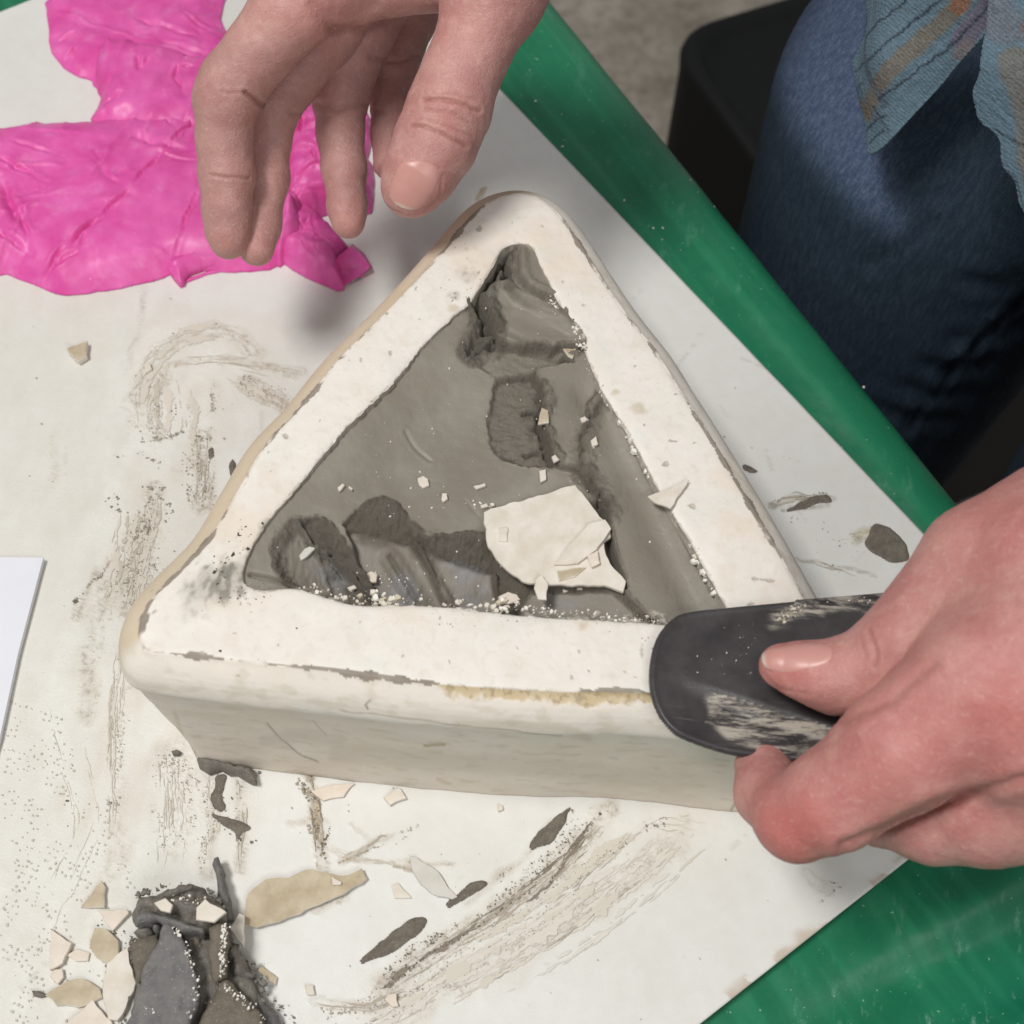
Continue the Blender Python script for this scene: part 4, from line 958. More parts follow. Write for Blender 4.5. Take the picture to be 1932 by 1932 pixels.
DG = (D4, D1, D2)
residue_line([(1130,1535),(1069,1619),(1040,1660),(941,1722),(860,1775),(809,1800),(760,1840),(727,1862)], 3, 900, .012, .06, (D4, D4, D1), 30)
residue_line([(1100,1545),(1040,1620),(960,1680),(900,1725)], 22, 900, .01, .045, DG, 16)
residue_line([(860,1745),(780,1800),(730,1850)], 18, 520, .01, .05, DG, 12)
for k in range(16):
    o1 = random.uniform(8, 95); a, b_ = sorted((random.random(), random.random())); 
    base_ = np.array([(1290,1545),(1150,1630),(1000,1730),(860,1810),(740,1885),(640,1932)], float)+np.array([o1*.15-25, o1*.75-25])
    seg = np.linspace(a, min(1, b_+.25), 9); q_ = [(np.interp(s_, np.linspace(0, 1, 6), base_[:, 0])+random.gauss(0, 4), np.interp(s_, np.linspace(0, 1, 6), base_[:, 1])+random.gauss(0, 3)) for s_ in seg]
    residue_line(q_, random.uniform(1, 3), int(70+330*(b_-a)), .008, .03, (D2, D3, D3, D1), 34)
residue_line([(1180,1590),(1140,1620),(1090,1660),(1080,1690)], 8, 240, .01, .045, G, 14)
residue_line([(590,1900),(620,1910),(700,1905),(760,1880),(850,1835)], 6, 300, .012, .05, G, 18)
residue_line([(700,1620),(760,1575),(790,1558)], 5, 90, .01, .04, (D2, D3)); residue_line([(640,1630),(690,1605),(740,1590)], 6, 110, .012, .05, (D2, srgb(176,152,114)))
residue_line([(1455,955),(1500,935),(1560,940)], 14, 170, .012, .05, (D2, D1)); residue_line([(1500,970),(1600,1060)], 30, 90, .01, .04, G, 40)
residue_line([(1550,1650),(1590,1670),(1545,1700)], 10, 90, .01, .04, G)
residue_line([(1500,1535),(1545,1560),(1560,1600)], 10, 120, .01, .04, G)
residue_line([(1220,1560),(1280,1545)], 8, 90, .012, .05, G)
# speckles everywhere
for _ in range(520):
    a, b_ = random.uniform(0, 1700), random.uniform(520, 1932); p = at(a, b_, 0); r = .012+.06*random.random()**5
    if np.dot(p-BC, e1) > .3 and np.dot(p-BC, e2) > .3: pts.append((p[0], p[1], .045)); sz.append(r); cl.append(random.choice((D1, D2, D3, W3))); hs.append(.01+r*.2)
# print of a woven cloth left in the residue at the left
for iy in range(46):
    for ix in range(30):
        a = 2+ix*9.4+(iy % 2)*4.7+random.uniform(-1.5, 1.5); b_ = 1320+iy*13.2+ix*3.0+random.uniform(-2, 2)
        m_ = float(noise(a*.018, b_*.014, 5)); edge_ = a > 100+.42*(b_-1300)
        if m_ < -.12+.2*(b_ > 1700) or edge_ or random.random() < .25: continue
        p = at(a, b_, 0); r = random.uniform(.03, .075)
        pts.append((p[0]+random.gauss(0, .04), p[1]+random.gauss(0, .04), .04)); sz.append(r); cl.append(random.choice((srgb(196,188,174), srgb(190,184,172), srgb(204,198,186)))); hs.append(.004)
flakes('clay_residue', pts, sz, cl, hs, 'flakes')
pts, sz, cl, hs = [], [], [], []
for _ in range(70):                                                    # plaster specks on the cloth
    u_ = random.uniform(0, 40); v_ = -random.uniform(.5, 6.5); p = ea+ed*u_+en*v_; r = .02+.09*random.random()**4
    pts.append((p[0], p[1], -.57)); sz.append(r); cl.append(W1 if random.random() < .7 else W2); hs.append(r*.5)
flakes('plaster_specks', pts, sz, cl, hs, 'flakes')

# wiped streaks: thin films of slip drawn out along the strokes
RV, RF, RC = [], [], []
def ribbon(P, w0, c_, gap=0.0, z=.042, seed=0):
    P = spline(ats(P, 0), 10, False)[:, :2] if len(P) > 2 else np.linspace(at(*P[0])[:2], at(*P[1])[:2], 30)
    seg = np.linalg.norm(np.diff(P, axis=0), axis=1); cs = np.r_[0, np.cumsum(seg)]; n = max(6, int(cs[-1]/.09)); s_ = np.linspace(0, cs[-1], n)
    Q = np.stack([np.interp(s_, cs, P[:, 0]), np.interp(s_, cs, P[:, 1])], 1); T = np.gradient(Q, axis=0); T /= np.maximum(np.linalg.norm(T, axis=1), 1e-6)[:, None]; N = np.stack([-T[:, 1], T[:, 0]], 1)
    Q = Q+N*(.06*noise(s_*1.6, s_*0+seed)+.03*noise(s_*6, s_*0+seed))[:, None]
    g = noise(s_*.9, s_*0+seed+5)+.5*noise(s_*4.5, s_*0+seed+9); wd = w0*np.clip(.55+g*1.3-gap, 0, 1.6)*np.clip(np.minimum(s_, cs[-1]-s_)/(.18*cs[-1]+.01), 0, 1)**.6
    wl, wr = wd*(1+.5*noise(s_*8, s_*0+seed+3)), wd*(1+.5*noise(s_*8, s_*0+seed+4))
    b_ = sum(len(v) for v in RV); V_ = np.concatenate([np.c_[Q-N*wl[:, None]*.5, np.full(n, z)], np.c_[Q, np.full(n, z+.006)], np.c_[Q+N*wr[:, None]*.5, np.full(n, z)]])
    RV.append(V_); RC.append(np.tile(c_, (3*n, 1)))
    for i_ in range(n-1):
        if wd[i_] < .004 and wd[i_+1] < .004: continue
        RF.append((b_+i_, b_+i_+1, b_+n+i_+1, b_+n+i_)); RF.append((b_+n+i_, b_+n+i_+1, b_+2*n+i_+1, b_+2*n+i_))
def bundle(P, spread, n, w0, w1, cols, gap=0.1, part=.5):
    P = np.array(P, float); k = len(P)
    for q_ in range(n):
        o_ = random.uniform(-1, 1)*spread; a = random.uniform(0, 1-part); b_ = min(1, a+random.uniform(part*.5, part*1.3)); tt = np.linspace(a, b_, 5)*(k-1)
        pts_ = np.stack([np.interp(tt, np.arange(k), P[:, 0]), np.interp(tt, np.arange(k), P[:, 1])], 1); d_ = pts_[-1]-pts_[0]; d_ /= np.linalg.norm(d_)
        pts_ = pts_+np.array([-d_[1], d_[0]])*o_+np.random.default_rng(q_).normal(0, 1.5, pts_.shape)
        ribbon([tuple(p) for p in pts_], w0+(w1-w0)*random.random()**3, random.choice(cols), gap, seed=random.uniform(0, 90), z=.040+.004*random.random())
S1, S2, S3, S4 = srgb(198, 189, 174), srgb(211, 204, 191), srgb(178, 168, 153), srgb(138, 128, 114)
bundle([(1170,1525),(1069,1625),(941,1726),(809,1806),(720,1866)], 15, 30, .03, .16, (S1, S3, S4, S3), .3, .55)
bundle([(1300,1535),(1170,1640),(1000,1760),(860,1840),(700,1932)], 46, 22, .10, .75, (S2, srgb(217,211,200), srgb(220,214,203)), .30, .6); bundle([(1300,1535),(1170,1640),(1000,1760),(860,1840),(700,1932)], 44, 9, .02, .09, (S1, S3), .35, .5)
bundle([(1320,1570),(1200,1680),(1050,1790),(900,1870)], 40, 8, .08, .4, (S2, srgb(219,214,204)), .4, .6)
bundle([(1130,1535),(1069,1619),(1020,1680)], 5, 5, .08, .22, (S4,), .0); bundle([(900,1745),(850,1780),(800,1803)], 5, 5, .06, .2, (S4, S3), .0); bundle([(790,1812),(750,1842),(727,1862)], 4, 4, .06, .16, (S4,), .0)
bundle([(330,705),(345,760),(340,840)], 30, 9, .1, .8, (S2, srgb(216,208,196)), .2); bundle([(250,960),(235,1060),(220,1180)], 36, 12, .1, .7, (S2, srgb(216,208,196), S1), .25); bundle([(420,700),(480,740),(540,760)], 24, 8, .1, .6, (S2, srgb(216,208,196)), .2)
bundle([(262,800),(258,730),(295,668),(360,632),(430,628),(490,665)], 18, 12, .05, .45, (S2, S2, srgb(214,206,192)), .15)
bundle([(320,690),(420,682),(570,712)], 12, 12, .03, .14, (S1, S2), .2); bundle([(300,700),(292,770),(290,830)], 14, 8, .05, .35, (S1, S2), .1)
bundle([(385,815),(384,900),(378,955)], 16, 14, .03, .13, (S1, S3), .1); bundle([(292,915),(286,980),(262,1060),(240,1150)], 24, 15, .05, .4, (S1, S2, S2), .15)
bundle([(455,720),(500,740),(550,778)], 14, 10, .03, .12, (S1, S2), .2); bundle([(236,1180),(222,1300),(215,1420),(212,1580)], 12, 18, .02, .10, (S2, S1), .25)
bundle([(330,1420),(332,1520),(326,1640)], 34, 26, .02, .10, (S2, S1), .3); bundle([(392,1440),(400,1530),(392,1660)], 14, 14, .02, .09, (S1, S2), .3); bundle([(450,1465),(456,1560),(450,1660)], 7, 9, .02, .08, (S1, S3), .25)
bundle([(576,1466),(590,1510),(603,1560),(606,1640)], 9, 14, .04, .16, (S3, S4, srgb(182,166,138), srgb(192,178,152)), .1)
bundle([(190,1080),(210,1060),(240,1035)], 5, 5, .02, .1, (S1,), .1); bundle([(60,1760),(160,1560),(100,1330)], 50, 8, .02, .05, (S2,), .3)
bundle([(622,1604),(700,1620),(860,1636)], 4, 5, .03, .12, (S2, S1), .1); bundle([(640,1624),(690,1602),(745,1570)], 5, 6, .03, .14, (S1, S3), .1); bundle([(590,1895),(700,1902),(850,1838)], 9, 12, .03, .12, (S1, S3), .15)
bundle([(1455,955),(1500,940),(1568,942)], 8, 7, .04, .2, (S3, S1), .1); bundle([(1490,1046),(1560,1070),(1650,1086)], 3, 4, .02, .08, (S3,), .1); bundle([(1590,1022),(1655,995)], 10, 7, .04, .2, (S2, srgb(196,190,164)), .1)
bundle([(1180,1600),(1130,1630),(1090,1665),(1075,1690)], 5, 5, .03, .1, (S3,), .1); bundle([(1220,1550),(1330,1560)], 18, 10, .02, .08, (S2, S1), .2)
o = mesh_obj('slip_streaks', np.vstack(RV), RF, M['flakes'], col=np.vstack(RC)); tag(o, kind='stuff')

# flat smears of clay still stuck to the board
def smear(P, label, thick=.07, mat='clay_smear', name='clay_smear'):
    W = jag(spline(ats(P, 0), 3), .14, .035, seed=len(bpy.data.objects))
    X_, Y_, D_, F_ = region_grid(W, .07)
    Z_ = .035+thick*(1-np.exp(-D_/.05))+.012*fbm(X_*2.5, Y_*2.5, 2)+.01*noise(X_*9, Y_*9)*(D_ > 0)
    o = mesh_obj(name, np.stack([X_, Y_, Z_], 1), F_, M[mat]); tag(o, label, 'clay smear'); return o
smear(c5([(570,920),(580,885),(700,780),(830,682),(938,668),(905,745),(790,830),(640,900)]), 'long dark oval clay smear in the bottom middle of the board')
smear(c5([(1045,600),(1060,570),(1110,535),(1180,470),(1262,455),(1272,490),(1150,560),(1070,608)]), 'dark clay smear touching the tip of the grey oval shard')
smear(c5([(1515,285),(1530,215),(1640,120),(1740,48),(1700,150),(1650,235),(1570,268)]), 'dark oval clay smear just in front of the mould')
smear([(1642,1000),(1650,988),(1670,992),(1695,1010),(1710,1030),(1714,1056),(1690,1062),(1660,1052),(1632,1030),(1636,1015)], 'round dark clay smear on the board at the right near the green cloth')
smear([(1401,876),(1414,880),(1430,890),(1420,893),(1404,889)], 'small dark clay smear beside the right wall of the mould')
smear([(1480,965),(1510,948),(1530,938),(1560,934),(1570,948),(1548,950),(1520,960)], 'thin grey clay smear on the board right of the mould', .03)
smear(c6([(560,1520),(600,1525),(700,1550),(737,1582),(700,1605),(672,1638),(665,1600),(600,1560)]), 'leaf shaped dark clay smear on the board in front of the left corner')
smear(c6([(580,1345),(625,1345),(620,1395),(605,1430),(622,1480),(600,1508),(565,1478),(556,1445),(575,1400)]), 'wavy dark clay smear between the mould and the leaf shaped smear')
smear([(392,850),(402,846),(404,860),(394,868)], 'small grey clay dab on the board left of the mould', .04)
smear(c4([(300,0),(310,5),(302,20),(292,14)]), 'tiny grey clay dab at the left of the streaks', .03)
smear([(431,880),(440,866),(445,880),(440,895),(434,902)], 'narrow dark clay dab touching the left wall of the mould', .1)
smear([(137,1135),(146,1131),(150,1136),(142,1140)], 'little round clay dab on the board by the white paper', .05)

def scrap(P, zlo, ztop, tilt, label, mat, rough_=.05, edge=.08, dome=0.0, sp_=.075, name='clay_scrap', jg=.06, sides=1.6, white=False):
    Wc = ats(P, ztop); W = jag(Wc, .2, jg, seed=len(bpy.data.objects)*1.3)
    X_, Y_, D_, F_ = region_grid(W, sp_); c = Wc.mean(0); mx = D_.max()
    Z_ = ztop+tilt[0]*(X_-c[0])+tilt[1]*(Y_-c[1])+dome*np.clip(D_/mx, 0, 1)**.6-edge*np.exp(-D_/.08)+rough_*fbm(X_*1.4, Y_*1.4, len(P)*1.7, 5)*1.4+rough_*.5*(ridged(X_*2.2, Y_*1.1, 7)-.6)
    Z_ = np.maximum(Z_, zlo+.05)
    V_, F2, k_ = border_loop_close(np.stack([X_, Y_, Z_], 1), F_, lambda v: zlo)
    n0 = len(V_)-k_
    sk = V_[n0:]; d_ = sk[:, :2]-c[:2]; sk[:, :2] = c[:2]+d_*.93
    o = mesh_obj(name, V_, F2, M[mat]); tag(o, label, 'clay scrap'); return o
A_ = c4
scrap(A_([(620,560),(700,520),(860,520),(1010,560),(1080,700),(1140,790),(1200,1000),(1180,1060),(560,1060),(600,800),(590,640)]), .04, .9, (0,0), 'dark base lump of the wet clay heap at the bottom left', 'clay_plain', .25, .5, .5, .09)
scrap(A_([(755,545),(800,600),(832,645),(870,760),(892,872),(865,960),(850,1060),(545,1060),(580,950),(612,880),(640,760),(700,650)]), .9, 2.1, (.05,.12), 'large smooth blue grey clay slab on the front of the clay heap', 'clay_blue', .09, .10, .05, jg=.10)
scrap(A_([(580,640),(640,610),(705,600),(718,640),(690,690),(650,760),(618,830),(600,770)]), .4, 1.55, (.15,.05), 'brown grey clay scrap on the left flank of the clay heap', 'clay_brown', .06, .1, .05)
scrap(A_([(985,812),(1012,800),(1060,850),(1110,900),(1160,950),(1215,1060),(860,1060),(900,980),(940,900)]), .6, 1.7, (-.05,.08), 'broad brown clay slab with plaster specks at the lower right of the heap', 'clay_brown', .06, .1, .1)
scrap(A_([(932,575),(975,555),(1010,560),(1014,700),(1008,792),(965,812),(940,795),(930,690)]), .6, 2.2, (-.08,.05), 'upright bar of clay with a white plastered edge in the clay heap', 'clay_brown', .05, .15, .05, .06)
scrap(A_([(612,445),(650,425),(700,425),(740,392),(800,380),(860,370),(915,385),(950,420),(1000,480),(1012,545),(960,580),(900,600),(800,570),(690,555),(600,560),(582,505)]), .5, 1.6, (0,0), 'crumpled dark lump of clay on top of the clay heap', 'clay_plain', .35, .3, .5, .06)
scrap(A_([(598,520),(640,500),(720,508),(800,535),(905,575),(912,598),(870,600),(790,572),(700,545),(610,560)]), 1.2, 2.35, (0,-.1), 'folded clay ribbon lying across the top of the clay heap', 'clay_blue', .05, .12, .15, .05)
scrap(A_([(720,420),(760,395),(830,388),(862,372),(858,392),(800,420),(745,440)]), 1.2, 2.3, (0,.0), 'thin curled clay ribbon at the very top of the clay heap', 'clay_plain', .05, .15, .12, .05)
scrap(A_([(950,290),(958,262),(972,250),(996,310),(994,335),(1020,400),(1034,470),(1038,530),(1010,540),(985,480),(968,400),(960,330)]), .08, .9, (0,-.03), 'long thin clay spike pointing from the heap towards the mould', 'clay_blue', .05, .15, .12, .05)
scrap(A_([(1015,650),(1050,655),(1090,700),(1112,760),(1140,780),(1130,800),(1070,800),(1020,760)]), .3, 1.1, (0,0), 'dark crumbly clay lump on the right side of the clay heap', 'clay_plain', .3, .2, .3, .06)
scrap(A_([(1060,800),(1120,830),(1180,900),(1240,960),(1290,1060),(1180,1060),(1120,900)]), .04, .7, (0,0), 'low clay sliver at the lower right foot of the clay heap', 'clay_blue', .15, .2, .2, .06)
scrap(A_([(850,600),(905,610),(935,650),(935,760),(900,780),(868,740),(840,660)]), .4, 1.1, (0,0), 'deep set crumb of dark clay in the hollow of the heap', 'clay_brown', .3, .2, .2, .06)
scrap(A_([(590,590),(620,560),(665,565),(680,590),(650,612),(605,610)]), .6, 1.6, (0,0), 'small round clay crumb on the left shoulder of the heap', 'clay_plain', .15, .2, .25, .05)
scrap(A_([(678,560),(705,548),(722,565),(715,592),(690,598),(676,582)]), .8, 1.9, (0,0), 'small smooth clay ball beside the round crumb on the heap', 'clay_blue', .05, .2, .3, .05)
scrap(c6([(490,1262),(510,1250),(560,1256),(620,1280),(640,1275),(700,1295),(745,1300),(768,1325),(765,1372),(740,1378),(700,1340),(640,1330),(600,1315),(550,1318),(505,1300)]), .04, .5, (0,0), 'curled clay scrap squeezed out under the front left foot of the mould', 'clay_plain', .16, .25, .35, .06)
scrap(c6([(378,1232),(400,1228),(425,1235),(412,1246),(390,1245)]), .04, .3, (0,0), 'small clay crumb at the left foot of the mould', 'clay_plain', .08, .1, .1, .05)
scrap(c4([(138,862),(170,864),(206,870),(204,882),(150,876)]), .04, .25, (0,0), 'thin dark clay sliver touching the tan leaf shaped shard', 'clay_plain', .05, .1, .05, .05)
shard(c4([(690,465),(740,450),(778,480),(765,515),(720,505)]), 2.35, .14, 'shard', 'white chip lying on top left of the clay heap', (.1,0))
shard(c4([(880,490),(920,455),(1018,515),(960,560),(880,545)]), 2.3, .16, 'shard', 'larger white five sided chip on top of the clay heap', (.05,.08))
pts, sz, cl, hs = [], [], [], []
for (P, n, z_) in [([(1005,560),(1000,640),(995,720),(1000,790)], 150, 2.25), ([(760,560),(830,650),(870,760),(880,860),(850,960)], 90, 2.2), ([(780,450),(900,450)], 26, 2.2), ([(960,820),(1040,860),(1100,930)], 50, 1.85), ([(1080,880),(1140,940),(1180,980)], 24, 1.7), ([(650,950),(800,900),(1050,950)], 26, 2.0)]:
    P = c4(P)
    crumb_line(P, 4, n, .015, .09, lambda a, b_: z_)
flakes('heap_crumbs', pts, sz, cl, hs, 'flakes')
pts, sz, cl, hs = [], [], [], []
K1, K2, K3 = srgb(112, 106, 98), srgb(92, 86, 78), srgb(128, 120, 108)
for (P, w_, n, z_, s1_) in [([(590,620),(600,700),(640,800),(600,900)], 14, 60, .35, .16), ([(600,540),(700,600),(860,600)], 14, 70, 1.3, .18), ([(860,640),(900,760),(880,860)], 16, 70, 1.0, .2), ([(1020,640),(1080,720),(1130,800),(1200,930)], 14, 110, .6, .2), ([(620,430),(780,380),(930,400),(1010,500)], 8, 70, 1.5, .14), ([(560,1000),(540,900),(560,820)], 10, 26, .1, .1), ([(1180,820),(1260,960),(1300,1000)], 16, 34, .07, .08), ([(480,560),(560,640),(470,700),(400,760)], 26, 36, .07, .07)]:
    crumb_line(c4(P), w_*.42, n, .02, s1_, lambda a, b_: z_, (K1, K2, K3))
crumb_line([(372,1418),(420,1440),(480,1465)], 7, 50, .02, .12, lambda a, b_: .06, (K1, K2, K3)); crumb_line([(400,1480),(420,1540),(470,1580)], 14, 40, .015, .07, lambda a, b_: .06, (K1, K3))
flakes('clay_crumbs', pts, sz, cl, hs, 'clay_plain')

# ------------------------------------------------------------------ white sheet at the left
P = ats([(82,1053),(-160,1050),(-260,1560),(-52,1560),(0,1392),(34,1235)], .3)
n = len(P); V = [(p[0], p[1], .06+.03*0) for p in P]+[(p[0], p[1], .34) for p in P]
F = [tuple(range(n, 2*n)), tuple(range(n-1, -1, -1))]+[(i_, (i_+1) % n, n+(i_+1) % n, n+i_) for i_ in range(n)]
ar = sum(P[i_][0]*P[(i_+1) % n][1]-P[(i_+1) % n][0]*P[i_][1] for i_ in range(n))
if ar < 0: F = [f[::-1] for f in F]
o = mesh_obj('paper_pad', V, F, M['paper'], smooth=False); tag(o, 'thin white paper pad lying on the board at the left edge', 'paper')
#PART3
# ------------------------------------------------------------------ pink gloves
def folds(X, Y, lines):
    z = np.zeros(X.shape); r_ = np.random.default_rng(int(abs(X.sum()*10)) % 9999); nl = int((X.max()-X.min())*(Y.max()-Y.min())/5.5)
    for k in range(nl):
        cx, cy = r_.uniform(X.min(), X.max()), r_.uniform(Y.min(), Y.max()); a = r_.normal(.7, .7); L = r_.uniform(1.0, 3.6); p0, p1 = (cx-L*math.cos(a), cy-L*math.sin(a)), (cx+L*math.cos(a), cy+L*math.sin(a))
        d, al = line_d(X+.25*noise(X*.9, Y*.9, k), Y+.25*noise(X*.9, Y*.9, k+.5), np.array([p0, p1])); e_ = np.clip(np.minimum(al, 2*L-al)/(L*.6), 0, 1)
        z = z+r_.choice([-1, 1, 1])*r_.uniform(.05, .20)*np.exp(-np.abs(d)/r_.uniform(.05, .16))*e_
    for (x1, y1, x2, y2, am, wd) in lines:
        d, al = line_d(X+.12*noise(X*1.2, Y*1.2, 3), Y+.12*noise(X*1.2, Y*1.2, 4), ats([(x1, y1), (x2, y2)], 1.0))
        L = math.hypot(x2-x1, y2-y1)/48; e_ = np.clip(np.minimum(al, L-al)/(L*.25), 0, 1)*.8+.2
        z = z-am*np.exp(-np.abs(d)/wd)*e_+am*.35*np.exp(-((d-wd*1.6)/wd)**2)*e_
    return z
def glove_patch(name, P, z0, hgt, wd, lines=(), crumple=.25, sc=.6, seed=0, parent=None, zp=1.0, sp_=.085, ang=0.0, st=1.0):
    W = jag(spline(ats(P, zp), 3), .3, .03, seed); X_, Y_, D_, F_ = region_grid(W, sp_)
    ca, sa = math.cos(ang), math.sin(ang); U_, V_ = (X_*ca+Y_*sa)*sc, (-X_*sa+Y_*ca)*sc*st
    wx, wy = noise(U_*.8, V_*.8, seed+1)*.8, noise(U_*.8, V_*.8, seed+2)*.8
    Xq, Yq = X_+.45*noise(X_*.5, Y_*.5, seed+11), Y_+.45*noise(X_*.5, Y_*.5, seed+12); r_ = np.random.default_rng(seed); cr_ = np.zeros(X_.shape)
    for k in range(7):
        a = r_.uniform(0, math.pi)*(1 if st == 1 else .5); f = sc*r_.uniform(.25, .9)*(1+k*.18); ph = (Xq*math.cos(a)+Yq*math.sin(a))*f+r_.uniform(0, 9)+.35*noise(X_*.6, Y_*.6, seed+20+k)
        tr = np.abs((ph % 1)-.5)*2; tr = np.sqrt(tr*tr+.004); win = ss(-.15, .25, noise(X_*.28+k*3.1, Y_*.28, seed+30+k))
        cr_ += (tr-.5)*win*(.42/(f*2+.4))
    bil = np.abs(noise(U_+wx, V_+wy, seed+3))*1.6+np.abs(noise(U_*2.1+wy, V_*2.1-wx, seed+4))*.75+np.abs(noise(U_*4.3+wx*2, V_*4.3, seed+5))*.28
    env = 1-np.exp(-(D_/wd)**1.15)
    Z_ = z0+hgt*env+(crumple*.16*(bil-.55)+crumple*3.2*cr_)*np.clip(D_/.35, 0, 1)+folds(X_, Y_, lines)*np.clip(D_/.3, 0, 1)
    Z_ = np.maximum(Z_, z0+.0)
    V2, F2, k_ = border_loop_close(np.stack([X_, Y_, Z_], 1), F_, .03)
    return mesh_obj(name, V2, F2, M['glove'], parent)
gb = empty('nitrile_glove', at(260, 100, 0)*[1,1,0]); tag(gb, 'pink nitrile glove folded over itself behind the larger pink glove, dusted with plaster', 'glove', 'discarded pink gloves')
glove_patch('cuff', [(84,22),(92,-40),(250,-80),(415,-60),(412,8),(440,60),(450,130),(300,150),(180,140),(165,125),(130,113),(104,92),(86,62)], .1, .45, .6, [(100,60,150,40,.25,.1),(120,95,150,60,.25,.1),(250,20,420,70,.15,.15),(340,10,420,60,.15,.1),(300,60,420,100,.2,.12)], .07, .5, 5, gb)
glove_patch('palm', [(178,56),(215,50),(300,62),(370,80),(440,105),(470,210),(330,235),(172,205),(178,170),(182,150),(172,128)], .3, 1.0, .5, [(262,140,262,90,.3,.12),(262,140,300,100,.25,.12),(330,150,345,110,.35,.1),(330,150,350,185,.3,.1),(190,60,200,130,.2,.12),(200,190,240,170,.25,.1),(345,130,372,132,.3,.08)], .12, .45, 9, gb, zp=1.4)
ga = empty('nitrile_glove', at(260, 350, 0)*[1,1,0]); tag(ga, 'larger pink nitrile glove in the foreground with creased palm and crumpled fingers', 'glove', 'discarded pink gloves')
glove_patch('palm', [(-80,240),(0,212),(60,202),(160,200),(240,192),(330,183),(400,188),(480,205),(540,250),(556,330),(560,395),(545,450),(505,478),(425,483),(340,480),(282,500),(205,516),(112,527),(60,510),(0,488),(-80,470)], .1, 1.15, .8,
   [(400,205,364,228,.3,.12),(372,222,300,300,.42,.09),(300,300,243,364,.40,.08),(243,364,180,420,.45,.08),(180,420,121,470,.45,.09),(121,470,80,506,.4,.1),(372,370,326,478,.5,.06),(250,255,320,285,.2,.25),(300,275,372,300,.18,.2),(0,342,57,474,.3,.25),(40,400,60,478,.3,.12),(0,440,60,475,.25,.15),(150,470,170,430,.2,.1),(300,190,345,270,.25,.1),(370,200,350,275,.3,.1),(80,506,160,470,.2,.12),(180,290,200,330,.12,.1),(60,210,75,240,.12,.1),(220,340,300,300,.12,.1),(430,300,520,340,.3,.08),(470,230,540,300,.3,.08),(0,300,90,350,.25,.12),(20,270,120,300,.15,.1)], .06, .30, 21, ga, zp=1.2)
glove_patch('fingers', [(530,200),(560,188),(600,192),(700,207),(700,250),(694,290),(704,296),(703,372),(692,384),(660,378),(620,384),(585,398),(545,398),(528,300)], .1, 1.7, .5,
   [(570,230,572,280,.5,.1),(550,260,600,250,.4,.1),(590,300,610,330,.45,.1),(560,340,640,320,.4,.1),(600,280,650,270,.4,.08),(690,300,672,370,.4,.06),(560,370,640,360,.3,.1),(640,230,640,300,.4,.1),(685,210,690,290,.4,.08),(596,200,600,220,.4,.06)], .36, .9, 33, ga, zp=.8, sp_=.07)
glove_patch('finger', [(530,330),(575,372),(590,420),(570,450),(540,470),(520,478),(505,440),(515,380)], .1, 2.0, .5, [(545,370,570,430,.3,.08)], .3, .8, 37, ga, zp=1.0, sp_=.07)
glove_patch('finger', [(531,488),(512,450),(520,405),(545,372),(584,385),(627,425),(660,464),(641,481),(649,539),(597,524)], .1, 1.15, .35, [(560,420,640,470,.25,.06),(540,470,610,515,.25,.06),(590,400,600,500,.15,.08),(560,450,630,520,.2,.06)], .20, .8, 41, ga, zp=.4, sp_=.06)
W_ = [at(641,481,.95), at(660,465,1.05), at(682,482,.95), at(697,503,.6), at(676,522,.35), at(649,540,.10), at(622,507,.12), at(664,461,.03), at(686,478,.03), at(701,503,.03), at(678,525,.03)]
o = mesh_obj('finger_opening', W_, [(0,1,6),(1,2,6),(2,3,6),(3,4,6),(4,5,6),(1,7,8,2),(2,8,9,3),(3,9,10,4)], M['glove'], ga, smooth=False)
md = o.modifiers.new('thickness', 'SOLIDIFY'); md.thickness = .03*CM
glove_patch('thumb_cuff', [(316,484),(450,470),(455,488),(400,498),(356,512),(338,534)], .35, .35, .2, [(340,500,430,484,.1,.06)], .08, .9, 43, ga, zp=.4, sp_=.06)
glove_patch('thumb_cuff', [(338,535),(356,520),(400,506),(455,494),(455,504),(420,508),(400,513),(365,524)], .05, .12, .1, (), .02, .9, 44, ga, zp=.2, sp_=.05)

# ------------------------------------------------------------------ person: body with both hands, jeans, shirt
per = empty('person', (24, 18, -88)); tag(per, 'person in blue jeans and plaid shirt leaning over the mould with both hands bare', 'person')
RH = dict(
 index=[J(655,-90,16.23,80),J(548,22,14.60,73),J(438,160,12.32,62),J(425,190,11.91,58),J(423,260,10.73,51),J(428,328,9.76,51),J(428,395,8.78,45),J(430,440,8.20,39),J(431,458,7.95,31)],
 middle=[J(700,-80,14.00,80),J(612,60,11.71,62),J(520,200,10.25,46),J(508,265,9.27,39),J(503,335,8.39,41),J(490,425,7.55,38),J(484,468,7.35,34)],
 ring=[J(740,-80,12.20,80),J(682,60,10.54,60),J(642,185,9.07,51),J(642,250,8.39,43),J(649,318,7.80,41),J(655,390,7.35,36),J(657,418,7.20,32)],
 pinky=[J(810,-80,10.73,70),J(772,30,9.56,52),J(742,130,8.59,44),J(738,200,8.00,37),J(737,250,7.60,36),J(733,310,7.35,29)],
 thumb=[J(975,-130,17.80,120),J(930,-10,15.90,97),J(888,100,14.60,72),J(866,150,14.10,72),J(848,205,13.50,78),J(822,268,12.80,77),J(792,325,12.20,68),J(775,355,11.80,56)])
RPALM = [[J(650,-40,14.93,84),J(770,-62,15.14,78),J(920,-80,15.69,100)], [J(690,-70,12.56,95),J(790,-90,11.91,90)], [J(680,-150,15.14,120),J(950,-170,16.23,130)], [J(960,-170,16.78,140),J(1000,-330,19.50,140)]]
wr = J(1000,-330,25,140)
